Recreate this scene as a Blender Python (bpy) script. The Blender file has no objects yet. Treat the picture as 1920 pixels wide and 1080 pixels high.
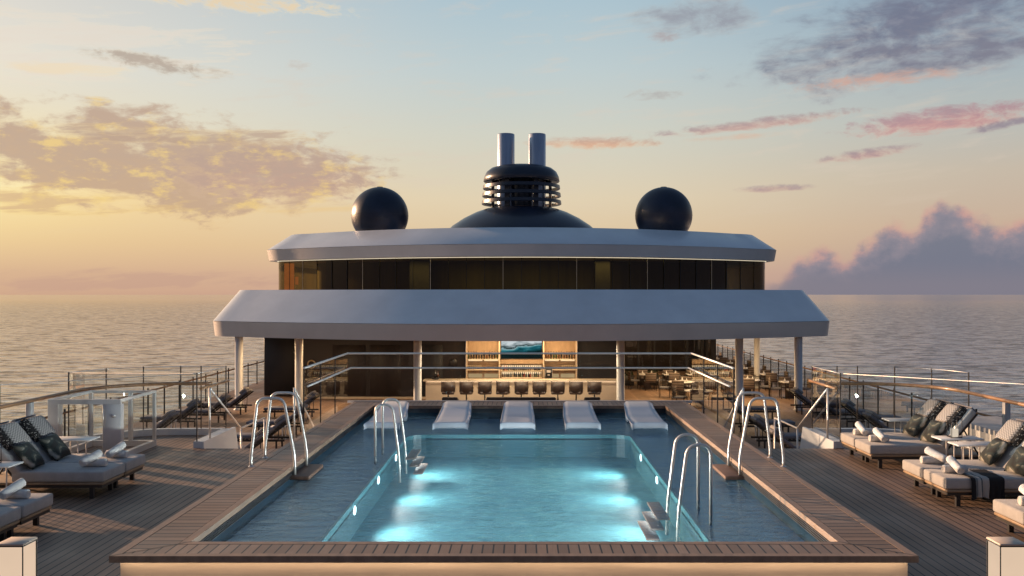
import bpy, bmesh, math, random
from mathutils import Vector, Matrix
random.seed(7)
R = math.radians
PI = math.pi
sc = bpy.context.scene
COL = sc.collection
F = 1700.0            # focal length of the photograph in its own pixels
CX, CZ = 0.1, 3.0     # camera x, z (upper deck is z = 0)
ZL = -1.75            # lower deck level
ZW = 0.17             # pool water level

# ------------------------------------------------------------------ helpers
def lin(c):
    return tuple(((v/12.92) if v <= 0.04045 else ((v+0.055)/1.055)**2.4) for v in c)
def S(r, g, b):
    return lin((r/255.0, g/255.0, b/255.0))

class MB:
    """collects shapes for ONE mesh object"""
    def __init__(s):
        s.bm = bmesh.new(); s.smooth = False
    def _new(s, verts, faces, mi=0, sm=False):
        vs = [s.bm.verts.new(v) for v in verts]
        out = []
        for f in faces:
            try:
                fc = s.bm.faces.new([vs[i] for i in f]); fc.material_index = mi; fc.smooth = sm; out.append(fc)
            except ValueError:
                pass
        return vs, out
    def box(s, x0, x1, y0, y1, z0, z1, mi=0, bev=0.0, seg=2, M=None, sm=False):
        vs = [(x0,y0,z0),(x1,y0,z0),(x1,y1,z0),(x0,y1,z0),(x0,y0,z1),(x1,y0,z1),(x1,y1,z1),(x0,y1,z1)]
        fs = [(3,2,1,0),(4,5,6,7),(0,1,5,4),(1,2,6,5),(2,3,7,6),(3,0,4,7)]
        if bev > 0:
            b2 = bmesh.new()
            vv = [b2.verts.new(v) for v in vs]
            for f in fs: b2.faces.new([vv[i] for i in f])
            bmesh.ops.bevel(b2, geom=list(b2.edges), offset=bev, segments=seg, profile=0.5, affect='EDGES')
            b2.verts.ensure_lookup_table()
            idx = {v: i for i, v in enumerate(b2.verts)}
            vs = [tuple(v.co) for v in b2.verts]; fs = [tuple(idx[v] for v in f.verts) for f in b2.faces]
            b2.free(); sm = True
        if M is not None: vs = [tuple(M @ Vector(v)) for v in vs]
        return s._new(vs, fs, mi, sm)
    def quad(s, a, b, c, d, mi=0):
        return s._new([a,b,c,d], [(0,1,2,3)], mi)
    def tube(s, pts, r, n=10, mi=0, fillet=0.0, fs=5, cap=True, r1=None):
        P = [Vector(p) for p in pts]
        if fillet > 0 and len(P) > 2:
            Q = [P[0]]
            for i in range(1, len(P)-1):
                a, b, c = P[i-1], P[i], P[i+1]
                da, dc = (a-b), (c-b)
                f = min(fillet, da.length*0.49, dc.length*0.49)
                p0, p2 = b+da.normalized()*f, b+dc.normalized()*f
                for k in range(fs+1):
                    t = k/fs
                    Q.append(p0*(1-t)**2 + b*2*t*(1-t) + p2*t*t)
            Q.append(P[-1]); P = Q
        rings = []
        up = None
        for i, p in enumerate(P):
            if i == 0: d = P[1]-p
            elif i == len(P)-1: d = p-P[i-1]
            else: d = (P[i+1]-p).normalized()+(p-P[i-1]).normalized()
            d = d.normalized()
            if up is None:
                up = Vector((0,0,1)) if abs(d.z) < 0.9 else Vector((1,0,0))
            u = (up - d*up.dot(d)).normalized(); up = u
            v = d.cross(u)
            rr = r if r1 is None else r+(r1-r)*i/(len(P)-1)
            rings.append([s.bm.verts.new(p+(u*math.cos(2*PI*k/n)+v*math.sin(2*PI*k/n))*rr) for k in range(n)])
        for a, b in zip(rings, rings[1:]):
            for k in range(n):
                f = s.bm.faces.new((a[k], a[(k+1)%n], b[(k+1)%n], b[k])); f.smooth = True; f.material_index = mi
        if cap:
            f = s.bm.faces.new(rings[0][::-1]); f.material_index = mi
            f = s.bm.faces.new(rings[-1]); f.material_index = mi
    def lathe(s, prof, c=(0,0,0), n=32, mi=0, sm=True):
        rings = []
        for (r, z) in prof:
            if r < 1e-6: rings.append([s.bm.verts.new((c[0], c[1], c[2]+z))])
            else: rings.append([s.bm.verts.new((c[0]+r*math.cos(2*PI*k/n), c[1]+r*math.sin(2*PI*k/n), c[2]+z)) for k in range(n)])
        for a, b in zip(rings, rings[1:]):
            for k in range(n):
                if len(a) == 1 and len(b) == 1: continue
                if len(a) == 1: f = s.bm.faces.new((a[0], b[(k+1)%n], b[k])[::-1])
                elif len(b) == 1: f = s.bm.faces.new((a[k], a[(k+1)%n], b[0]))
                else: f = s.bm.faces.new((a[k], a[(k+1)%n], b[(k+1)%n], b[k]))
                f.smooth = sm; f.material_index = mi
    def extrude_profile(s, prof, x0, x1, mi=0, sm=False):
        """closed profile in (y,z), extruded along x"""
        n = len(prof)
        vs = [(x0, y, z) for y, z in prof]+[(x1, y, z) for y, z in prof]
        fs = [tuple(range(n))[::-1], tuple(range(n, 2*n))]
        s._new(vs, fs, mi)
        s._new(vs, [(i, (i+1)%n, n+(i+1)%n, n+i) for i in range(n)], mi, sm)
    def prism(s, poly, z0, z1, mi=0):
        n = len(poly)
        vs = [(x, y, z0) for x, y in poly]+[(x, y, z1) for x, y in poly]
        fs = [tuple(range(n))[::-1], tuple(range(n, 2*n))]+[(i, (i+1)%n, n+(i+1)%n, n+i) for i in range(n)]
        s._new(vs, fs, mi)
    def build(s, name, mats, parent=None, weld=False):
        if weld: bmesh.ops.remove_doubles(s.bm, verts=s.bm.verts, dist=1e-5)
        bmesh.ops.recalc_face_normals(s.bm, faces=s.bm.faces)
        me = bpy.data.meshes.new(name); s.bm.to_mesh(me); s.bm.free()
        if not isinstance(mats, (list, tuple)): mats = [mats]
        for m in mats: me.materials.append(m)
        o = bpy.data.objects.new(name, me); COL.objects.link(o)
        if parent is not None: o.parent = parent
        return o

def tag(o, label=None, cat=None, group=None, kind=None):
    if label: o['label'] = label
    if cat: o['category'] = cat
    if group: o['group'] = group
    if kind: o['kind'] = kind
    return o
def thing(name, label, cat, loc=(0,0,0), rotz=0.0, group=None):
    o = bpy.data.objects.new(name, None); COL.objects.link(o)
    o.location = loc; o.rotation_euler = (0,0,rotz); o.empty_display_size = 0.1
    return tag(o, label, cat, group)
def copy_tree(o, parent=None):
    c = o.copy(); COL.objects.link(c)
    if parent is not None: c.parent = parent
    for ch in list(o.children): copy_tree(ch, c)
    return c
def dup(o, loc, rotz, label, group=None):
    c = copy_tree(o); c.location = loc; c.rotation_euler = (0,0,rotz); c['label'] = label
    if group: c['group'] = group
    return c
class Proto:
    """first use moves the original, later uses copy it"""
    def __init__(s, o): s.o = o; s.used = False
    def __call__(s, loc, rotz, label, group=None):
        if not s.used:
            s.used = True; s.o.location = loc; s.o.rotation_euler = (0,0,rotz); s.o['label'] = label
            if group: s.o['group'] = group
            return s.o
        return dup(s.o, loc, rotz, label, group)

# ------------------------------------------------------------------ materials
class NT:
    def __init__(s, tree): s.t = tree; s.n = tree.nodes; s.l = tree.links
    def new(s, typ, **kw):
        n = s.n.new(typ)
        for k, v in kw.items(): setattr(n, k, v)
        return n
    def _in(s, sock, v):
        if isinstance(v, bpy.types.NodeSocket): s.l.new(v, sock)
        else: sock.default_value = v
    def math(s, op, a, b=None, c=None, clamp=False):
        n = s.new('ShaderNodeMath', operation=op, use_clamp=clamp)
        s._in(n.inputs[0], a)
        if b is not None: s._in(n.inputs[1], b)
        if c is not None: s._in(n.inputs[2], c)
        return n.outputs[0]
    def mix(s, f, a, b, blend='MIX'):
        n = s.new('ShaderNodeMix', data_type='RGBA', blend_type=blend)
        s._in(n.inputs[0], f); s._in(n.inputs[6], a if isinstance(a, bpy.types.NodeSocket) else tuple(a)[:3]+(1,))
        s._in(n.inputs[7], b if isinstance(b, bpy.types.NodeSocket) else tuple(b)[:3]+(1,))
        return n.outputs[2]
    def noise(s, vec, scale=5, detail=4, rough=0.55, dist=0.0, dim='3D'):
        n = s.new('ShaderNodeTexNoise', noise_dimensions=dim)
        if vec is not None: s._in(n.inputs['Vector'], vec)
        n.inputs['Scale'].default_value = scale; n.inputs['Detail'].default_value = detail
        n.inputs['Roughness'].default_value = rough; n.inputs['Distortion'].default_value = dist
        return n.outputs[0]
    def mapping(s, vec, scale=(1,1,1), loc=(0,0,0), rot=(0,0,0)):
        n = s.new('ShaderNodeMapping'); s._in(n.inputs['Vector'], vec)
        n.inputs['Scale'].default_value = scale; n.inputs['Location'].default_value = loc; n.inputs['Rotation'].default_value = rot
        return n.outputs[0]
    def rng(s, v, a, b, c=0.0, d=1.0, smooth=False):
        n = s.new('ShaderNodeMapRange', interpolation_type='SMOOTHSTEP' if smooth else 'LINEAR')
        s._in(n.inputs['Value'], v)
        for k, x in zip(('From Min','From Max','To Min','To Max'), (a,b,c,d)): s._in(n.inputs[k], x)
        return n.outputs['Result']
    def sep(s, v):
        n = s.new('ShaderNodeSeparateXYZ'); s._in(n.inputs[0], v); return n.outputs
    def comb(s, x, y, z):
        n = s.new('ShaderNodeCombineXYZ')
        for i, v in enumerate((x,y,z)): s._in(n.inputs[i], v)
        return n.outputs[0]
    def bump(s, h, strength=0.3, dist=0.01, normal=None):
        n = s.new('ShaderNodeBump'); n.inputs['Strength'].default_value = strength; n.inputs['Distance'].default_value = dist
        s._in(n.inputs['Height'], h)
        if normal is not None: s._in(n.inputs['Normal'], normal)
        return n.outputs[0]

def newmat(name):
    m = bpy.data.materials.new(name); m.use_nodes = True
    t = NT(m.node_tree); t.n.clear()
    out = t.new('ShaderNodeOutputMaterial')
    return m, t, out
def pbr(name, base, rough=0.5, metal=0.0, var=0.12, vscale=3.0, bump=0.0, bscale=40.0, coat=0.0, spec=0.5, emis=None, estr=0.0, stretch=(1,1,1), sheen=0.0):
    m, t, out = newmat(name)
    p = t.new('ShaderNodeBsdfPrincipled')
    tc = t.new('ShaderNodeTexCoord').outputs['Object']
    mp = t.mapping(tc, stretch)
    n = t.noise(mp, vscale, 5, 0.6)
    dark = tuple(v*(1-var*1.6) for v in base); lite = tuple(min(1, v*(1+var*0.9)) for v in base)
    c = t.mix(t.rng(n, 0.3, 0.7), dark, lite)
    t.l.new(c, p.inputs['Base Color'])
    t.l.new(t.rng(n, 0.3, 0.7, max(0.0, rough*(0.9)), min(1, rough*1.12)), p.inputs['Roughness'])
    p.inputs['Metallic'].default_value = metal
    p.inputs['Specular IOR Level'].default_value = spec
    if coat: p.inputs['Coat Weight'].default_value = coat; p.inputs['Coat Roughness'].default_value = 0.08
    if sheen: p.inputs['Sheen Weight'].default_value = sheen
    if bump > 0:
        b = t.noise(t.mapping(tc, stretch), bscale, 3, 0.6)
        t.l.new(t.bump(b, bump, 0.01), p.inputs['Normal'])
    if emis is not None:
        p.inputs['Emission Color'].default_value = tuple(emis)+(1,); p.inputs['Emission Strength'].default_value = estr
    t.l.new(p.outputs[0], out.inputs[0])
    return m
def plank(name, axis, width, base, gap=0.06, gapcol=(0.012,0.010,0.009), rough=0.55, off=0.0):
    """boards laid side by side along `axis` (0: boards run along y; 1: boards run along x)"""
    m, t, out = newmat(name)
    p = t.new('ShaderNodeBsdfPrincipled')
    tc = t.new('ShaderNodeTexCoord').outputs['Object']
    xyz = t.sep(tc)
    u = t.math('ADD', t.math('DIVIDE', xyz[axis], width), off)
    fl = t.math('FLOOR', u); fr = t.math('FRACT', u)
    wn = t.new('ShaderNodeTexWhiteNoise', noise_dimensions='1D'); t.l.new(fl, wn.inputs['W'])
    st = (26, 1.6, 8) if axis == 0 else (1.6, 26, 8)
    grain = t.noise(t.mapping(tc, st), 2.2, 6, 0.62)
    big = t.noise(tc, 0.55, 4, 0.6)
    c = t.mix(t.rng(wn.outputs[0], 0, 1), tuple(v*0.70 for v in base), tuple(v*1.22 for v in base))
    c = t.mix(t.rng(grain, 0.3, 0.75, 0.0, 0.5), c, tuple(v*0.5 for v in base))
    c = t.mix(t.rng(big, 0.35, 0.7, 0.0, 0.35), c, tuple(v*0.62 for v in base))
    g = t.math('LESS_THAN', fr, gap)
    c = t.mix(g, c, gapcol)
    t.l.new(c, p.inputs['Base Color'])
    t.l.new(t.rng(big, 0.3, 0.7, rough-0.14, rough+0.12), p.inputs['Roughness'])
    h = t.math('ADD', t.math('MULTIPLY', t.math('SUBTRACT', 1.0, g), 1.0), t.math('MULTIPLY', grain, 0.25))
    t.l.new(t.bump(h, 0.35, 0.006), p.inputs['Normal'])
    t.l.new(p.outputs[0], out.inputs[0])
    return m
def glassmat(name, tint=(0.9,0.94,0.94), boost=1.0, rough=0.0, bumpy=0.0):
    m, t, out = newmat(name)
    tr = t.new('ShaderNodeBsdfTransparent'); tr.inputs[0].default_value = tuple(tint)+(1,)
    gl = t.new('ShaderNodeBsdfGlossy'); gl.inputs['Roughness'].default_value = rough
    fr = t.new('ShaderNodeFresnel'); fr.inputs[0].default_value = 1.45
    tc = t.new('ShaderNodeTexCoord').outputs['Object']
    b = t.bump(t.noise(tc, 0.9, 2), 0.02+bumpy, 0.02)
    t.l.new(b, gl.inputs['Normal']); t.l.new(b, fr.inputs['Normal'])
    mx = t.new('ShaderNodeMixShader')
    t.l.new(t.math('MULTIPLY', fr.outputs[0], boost, clamp=True), mx.inputs[0])
    t.l.new(tr.outputs[0], mx.inputs[1]); t.l.new(gl.outputs[0], mx.inputs[2])
    t.l.new(mx.outputs[0], out.inputs[0])
    return m
def emit(name, col, strength):
    m, t, out = newmat(name)
    e = t.new('ShaderNodeEmission')
    tc = t.new('ShaderNodeTexCoord').outputs['Object']
    n = t.noise(tc, 2.0, 2)
    c = t.mix(t.rng(n, 0.3, 0.7), tuple(v*0.9 for v in col), col)
    t.l.new(c, e.inputs[0]); e.inputs[1].default_value = strength
    t.l.new(e.outputs[0], out.inputs[0])
    return m

M = {}
TEAK = (0.305, 0.205, 0.143)
M['deck'] = plank('deck_teak', 0, 0.118, TEAK, 0.15)
M['deck_low'] = plank('lower_deck_teak', 0, 0.14, (0.30,0.19,0.125), 0.06)
M['cop_x'] = plank('coping_boards_across_front', 0, 0.112, (0.315,0.217,0.153), 0.15, rough=0.5)
M['cop_y'] = plank('coping_boards_along_side', 1, 0.15, (0.315,0.217,0.153), 0.15, rough=0.5)
M['cop_border'] = pbr('coping_border_board', (0.325,0.225,0.160), 0.5, var=0.18, vscale=2.0, stretch=(6,1,6), bump=0.08, bscale=30)
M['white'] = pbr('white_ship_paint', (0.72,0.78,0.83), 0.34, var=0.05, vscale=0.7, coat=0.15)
M['lip_bounce'] = pbr('white_lip_bounce_tint', (0.66,0.62,0.59), 0.4, var=0.05, vscale=0.6)  # white paint with warm deck and sunset bounce mixed into its colour
M['whitemetal'] = pbr('white_powder_coat', (0.72,0.71,0.69), 0.4, var=0.06, vscale=2.0)
M['column'] = pbr('column_paint', (0.66,0.65,0.63), 0.32, var=0.05, vscale=1.5)
M['steel'] = pbr('satin_steel', (0.78,0.75,0.71), 0.40, metal=0.6, var=0.08, vscale=5.0)
M['steel_pipe'] = pbr('brushed_exhaust_steel', (0.42,0.46,0.54), 0.36, metal=0.9, var=0.10, vscale=1.5, stretch=(6,6,0.5))
M['navy'] = pbr('navy_satin_paint', (0.012,0.021,0.048), 0.40, var=0.25, vscale=0.9, coat=0.05)
M['navy_matt'] = pbr('navy_funnel_paint', (0.016,0.024,0.046), 0.33, var=0.25, vscale=0.8, coat=0.15)
M['black'] = pbr('black_metal', (0.018,0.018,0.020), 0.42, var=0.2)
M['postgrey'] = pbr('bronze_grey_post', (0.10,0.09,0.085), 0.4, metal=0.4)
M['darkframe'] = pbr('dark_bronze_frame', (0.030,0.026,0.023), 0.45, var=0.2)
M['cushion'] = pbr('grey_mattress_fabric', (0.46,0.445,0.425), 0.9, var=0.10, vscale=6.0, bump=0.25, bscale=260, sheen=0.2)
M['cushion_dark'] = pbr('slate_mattress_fabric', (0.20,0.20,0.22), 0.9, var=0.15, vscale=6.0, bump=0.2, bscale=200)
M['towel'] = pbr('white_terry_towel', (0.72,0.70,0.67), 0.95, var=0.08, vscale=9.0, bump=0.5, bscale=320, sheen=0.3)
M['chaise'] = pbr('white_moulded_resin', (0.60,0.64,0.71), 0.38, var=0.05, vscale=2.0)
M['tabletop'] = pbr('white_table_top', (0.72,0.71,0.69), 0.35, var=0.05)
M['brownwall'] = pbr('dark_brown_wall', (0.014,0.009,0.009), 0.5, var=0.25, vscale=1.2, stretch=(1,1,0.3))
M['navywall'] = pbr('dark_slate_panel', (0.016,0.017,0.021), 0.5, var=0.22, vscale=1.0)
M['barwood'] = pbr('pale_timber_panel', (0.36,0.25,0.155), 0.5, var=0.16, vscale=2.0, stretch=(3,3,1))
M['barfront'] = pbr('cream_stone_bar_front', (0.58,0.48,0.37), 0.45, var=0.10, vscale=1.2)
M['bartop'] = pbr('cream_stone_bar_top', (0.68,0.58,0.44), 0.25, var=0.08)
M['leather'] = pbr('brown_leather', (0.052,0.034,0.028), 0.5, var=0.25, vscale=5.0)
M['brass'] = pbr('brass', (0.75,0.62,0.42), 0.3, metal=1.0)
M['charcoal'] = pbr('charcoal_upholstery', (0.045,0.040,0.038), 0.8, var=0.2, vscale=4)
M['tile'] = pbr('blue_pool_tile', (0.004,0.050,0.145), 0.35, var=0.3, vscale=1.3)
M['tile_wall'] = pbr('dark_blue_pool_wall', (0.012,0.040,0.070), 0.3, var=0.3, vscale=2.0)
M['rim'] = pbr('turquoise_rim', (0.05,0.20,0.24), 0.35, var=0.15)
M['panel'] = pbr('cream_pool_panel', (0.66,0.54,0.43), 0.45, var=0.10, vscale=1.0, stretch=(1,1,14), bump=0.12, bscale=14)
M['handwood'] = pbr('varnished_handrail', (0.36,0.20,0.10), 0.35, var=0.2, vscale=3.0, coat=0.3)
M['treadwood'] = pbr('brown_tread_board', (0.19,0.11,0.075), 0.55, var=0.25, vscale=6.0, stretch=(2,12,2))
M['glass'] = glassmat('clear_glass', (0.95,0.965,0.965), 0.5)
M['facade'] = glassmat('smoked_glass', (0.52,0.47,0.28), 0.95)
M['barglass'] = glassmat('facade_glass', (0.66,0.62,0.55), 0.8)
M['led'] = emit('warm_led', (1.0,0.73,0.48), 6.5)
M['ledline'] = emit('soft_white_led_line', (1.0,0.86,0.62), 0.9)
M['shelfglow'] = emit('shelf_backlight', (1.0,0.72,0.42), 1.15)
M['towerglow'] = emit('tower_backlight', (1.0,0.70,0.36), 0.42)
M['poollight'] = emit('pool_light_lens', (0.80,1.0,1.0), 5.0)
M['candle'] = emit('candle_glow', (1.0,0.84,0.66), 0.75)
M['flame'] = emit('candle_flame', (1.0,0.75,0.4), 6.0)
M['lampglow'] = emit('frosted_lamp_panel', (1.0,0.74,0.53), 0.80)
M['plate'] = pbr('white_china', (0.78,0.77,0.75), 0.2, var=0.03)
M['ring'] = pbr('cream_lifebuoy', (0.36,0.27,0.14), 0.5, var=0.1)
M['plant'] = pbr('dark_green_leaf', (0.045,0.075,0.022), 0.6, var=0.5, vscale=14)
for nm, c in (('amber',(0.07,0.022,0.006)),('dark',(0.012,0.010,0.009)),('green',(0.02,0.05,0.015)),('red',(0.22,0.025,0.012)),('clear',(0.30,0.25,0.18))):
    M['bottle_'+nm] = pbr(nm+'_bottle_glass', c, 0.12, var=0.1, coat=0.5)

def fabric_pattern(name, kind):
    m, t, out = newmat(name)
    p = t.new('ShaderNodeBsdfPrincipled'); p.inputs['Roughness'].default_value = 0.9
    tc = t.new('ShaderNodeTexCoord').outputs['Object']
    if kind == 'painterly':
        n = t.noise(t.mapping(tc, (1,1,1.4)), 3.4, 3, 0.55, 0.7)
        r = t.new('ShaderNodeValToRGB'); t.l.new(n, r.inputs[0]); r.color_ramp.interpolation = 'EASE'
        e = r.color_ramp.elements
        e[0].position = 0.40; e[0].color = (0.018,0.020,0.020,1); e[1].position = 0.66; e[1].color = (0.50,0.47,0.41,1)
        for pos, c in ((0.50,(0.03,0.042,0.040,1)), (0.55,(0.13,0.13,0.10,1)), (0.60,(0.34,0.33,0.28,1))):
            x = r.color_ramp.elements.new(pos); x.color = c
        c = r.outputs[0]
    elif kind == 'weave':
        x = t.sep(tc)
        a = t.math('SINE', t.math('MULTIPLY', x[1], 95)); b = t.math('SINE', t.math('MULTIPLY', t.math('ADD', x[0], x[2]), 95))
        c = t.mix(t.rng(t.math('MULTIPLY', a, b), -0.3, 0.3), (0.42,0.40,0.37), (0.17,0.16,0.16))
    elif kind == 'dots':
        v = t.new('ShaderNodeTexVoronoi'); t.l.new(tc, v.inputs['Vector']); v.inputs['Scale'].default_value = 38
        c = t.mix(t.math('LESS_THAN', v.outputs[0], 0.30), (0.016,0.015,0.015), (0.42,0.40,0.36))
    elif kind == 'stripes':
        x = t.sep(tc)
        n = t.noise(tc, 7, 3)
        u = t.math('ADD', t.math('MULTIPLY', x[0], 11.5), t.math('MULTIPLY', n, 0.25))
        r = t.new('ShaderNodeValToRGB'); r.color_ramp.interpolation = 'CONSTANT'
        t.l.new(t.math('FRACT', t.math('MULTIPLY', u, 0.19)), r.inputs[0])
        e = r.color_ramp.elements
        e[0].position = 0.0; e[0].color = (0.014,0.014,0.016,1); e[1].position = 0.26; e[1].color = (0.17,0.20,0.21,1)
        for pos, cc in ((0.34,(0.45,0.44,0.41,1)), (0.43,(0.10,0.13,0.14,1)), (0.48,(0.42,0.40,0.37,1)), (0.68,(0.014,0.014,0.016,1))):
            q = e.new(pos); q.color = cc
        c = r.outputs[0]
    elif kind == 'strap':
        x = t.sep(tc)
        w = t.math('LESS_THAN', t.math('FRACT', t.math('MULTIPLY', x[2], 9.0)), 0.28)
        c = t.mix(w, (0.20,0.155,0.125), (0.045,0.035,0.030))
    t.l.new(c, p.inputs['Base Color'])
    t.l.new(t.bump(t.noise(tc, 220, 2), 0.25, 0.01), p.inputs['Normal'])
    t.l.new(p.outputs[0], out.inputs[0]); return m
M['painterly'] = fabric_pattern('dark_painterly_cushion', 'painterly')
M['weave'] = fabric_pattern('woven_pillow', 'weave')
M['dots'] = fabric_pattern('dotted_band', 'dots')
M['stripes'] = fabric_pattern('striped_throw', 'stripes')
M['strap'] = fabric_pattern('brown_strapping', 'strap')

def basin_mat():
    m, t, out = newmat('turquoise_basin')
    p = t.new('ShaderNodeBsdfPrincipled'); p.inputs['Roughness'].default_value = 0.5
    tc = t.new('ShaderNodeTexCoord').outputs['Object']
    n = t.noise(tc, 0.8, 4); v = t.new('ShaderNodeTexVoronoi', feature='SMOOTH_F1')
    t.l.new(t.mapping(tc, (1.5,1,1)), v.inputs['Vector']); v.inputs['Scale'].default_value = 4.0
    c = t.mix(t.rng(n, 0.3, 0.7), (0.055,0.205,0.250), (0.100,0.285,0.325))
    c = t.mix(t.rng(v.outputs[0], 0.3, 0.75, 0.0, 0.30), c, (0.20,0.50,0.52))  # pale caustic light web painted into the floor colour
    t.l.new(c, p.inputs['Base Color']); t.l.new(p.outputs[0], out.inputs[0]); return m
M['basin'] = basin_mat()

def water_mat():
    m, t, out = newmat('pool_water')
    tc = t.new('ShaderNodeTexCoord').outputs['Object']
    n1 = t.noise(t.mapping(tc, (1.0,1.9,1)), 3.2, 4, 0.55, 0.6)
    n2 = t.noise(t.mapping(tc, (1.0,1.6,1)), 11.0, 3, 0.5, 0.3)
    h = t.math('ADD', t.math('MULTIPLY', n1, 1.0), t.math('MULTIPLY', n2, 0.22))
    b = t.bump(h, 0.7, 0.036)
    tr = t.new('ShaderNodeBsdfTransparent'); tr.inputs[0].default_value = (0.83,0.955,0.98,1)
    gl = t.new('ShaderNodeBsdfGlossy'); gl.inputs[0].default_value = (0.55,0.80,1.0,1); gl.inputs['Roughness'].default_value = 0.02
    fr = t.new('ShaderNodeFresnel'); fr.inputs[0].default_value = 1.33
    t.l.new(b, gl.inputs['Normal']); t.l.new(b, fr.inputs['Normal'])
    mx = t.new('ShaderNodeMixShader'); t.l.new(t.math('MULTIPLY', fr.outputs[0], 0.26, clamp=True), mx.inputs[0])
    t.l.new(tr.outputs[0], mx.inputs[1]); t.l.new(gl.outputs[0], mx.inputs[2]); t.l.new(mx.outputs[0], out.inputs[0])
    return m
M['water'] = water_mat()

def sea_mat():
    m, t, out = newmat('sea_water')
    tc = t.new('ShaderNodeTexCoord').outputs['Object']
    a = t.noise(t.mapping(tc, (0.75,1.0,1), rot=(0,0,R(18))), 0.10, 5, 0.6, 0.4)
    b = t.noise(t.mapping(tc, (0.5,1.0,1), rot=(0,0,R(-10))), 0.35, 4, 0.6, 0.3)
    h = t.math('ADD', t.math('MULTIPLY', a, 2.0), t.math('MULTIPLY', b, 0.30))
    df = t.new('ShaderNodeBsdfDiffuse'); df.inputs[0].default_value = (0.030,0.034,0.038,1)
    gl = t.new('ShaderNodeBsdfGlossy'); gl.inputs[0].default_value = (0.97,0.91,0.87,1); gl.inputs['Roughness'].default_value = 0.13
    ps = t.sep(t.new('ShaderNodeNewGeometry').outputs['Position'])
    far = t.rng(ps[1], 300, 6000, 0.0, 1.0, smooth=True)
    h = t.math('MULTIPLY', h, t.math('SUBTRACT', 1.0, t.math('MULTIPLY', far, 0.9)))
    nb = t.bump(h, 0.8, 1.0)
    t.l.new(nb, gl.inputs['Normal'])
    cc = t.noise(t.mapping(tc, (0.70,1.0,1), rot=(0,0,R(6))), 0.17, 4, 0.62, 0.5)
    mx = t.new('ShaderNodeMixShader'); pass
    f0 = t.rng(cc, 0.34, 0.54, 0.30, 0.88)
    t.l.new(t.math('ADD', t.math('MULTIPLY', f0, t.math('SUBTRACT', 1.0, far)), t.math('MULTIPLY', far, 0.93)), mx.inputs[0])
    t.l.new(df.outputs[0], mx.inputs[1]); t.l.new(gl.outputs[0], mx.inputs[2])
    t.l.new(mx.outputs[0], out.inputs[0]); return m
M['sea'] = sea_mat()

def tv_mat():
    m, t, out = newmat('wave_video')
    e = t.new('ShaderNodeEmission')
    tc = t.new('ShaderNodeTexCoord').outputs['Object']
    x = t.sep(tc)
    n = t.noise(t.mapping(tc, (1.0,1,2.2)), 1.5, 6, 0.55, 0.5)
    v = t.math('ADD', t.math('ADD', t.math('MULTIPLY', x[2], 1.12), t.math('MULTIPLY', x[0], -0.10)), t.math('MULTIPLY', t.math('SUBTRACT', n, 0.5), 0.85))
    r = t.new('ShaderNodeValToRGB'); t.l.new(t.rng(v, 0.0, 0.95), r.inputs[0])
    e_ = r.color_ramp.elements; e_[0].position = 0.0; e_[0].color = (0.004,0.010,0.010,1); e_[1].position = 0.93; e_[1].color = (0.62,0.68,0.70,1)
    for pos, c in ((0.30,(0.004,0.018,0.020,1)), (0.48,(0.010,0.10,0.13,1)), (0.60,(0.06,0.24,0.28,1)), (0.68,(0.28,0.42,0.45,1)), (0.72,(0.01,0.03,0.03,1)), (0.82,(0.30,0.36,0.38,1))):
        q = e_.new(pos); q.color = c
    t.l.new(r.outputs[0], e.inputs[0]); e.inputs[1].default_value = 0.95
    t.l.new(e.outputs[0], out.inputs[0]); return m
M['tv'] = tv_mat()

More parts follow.
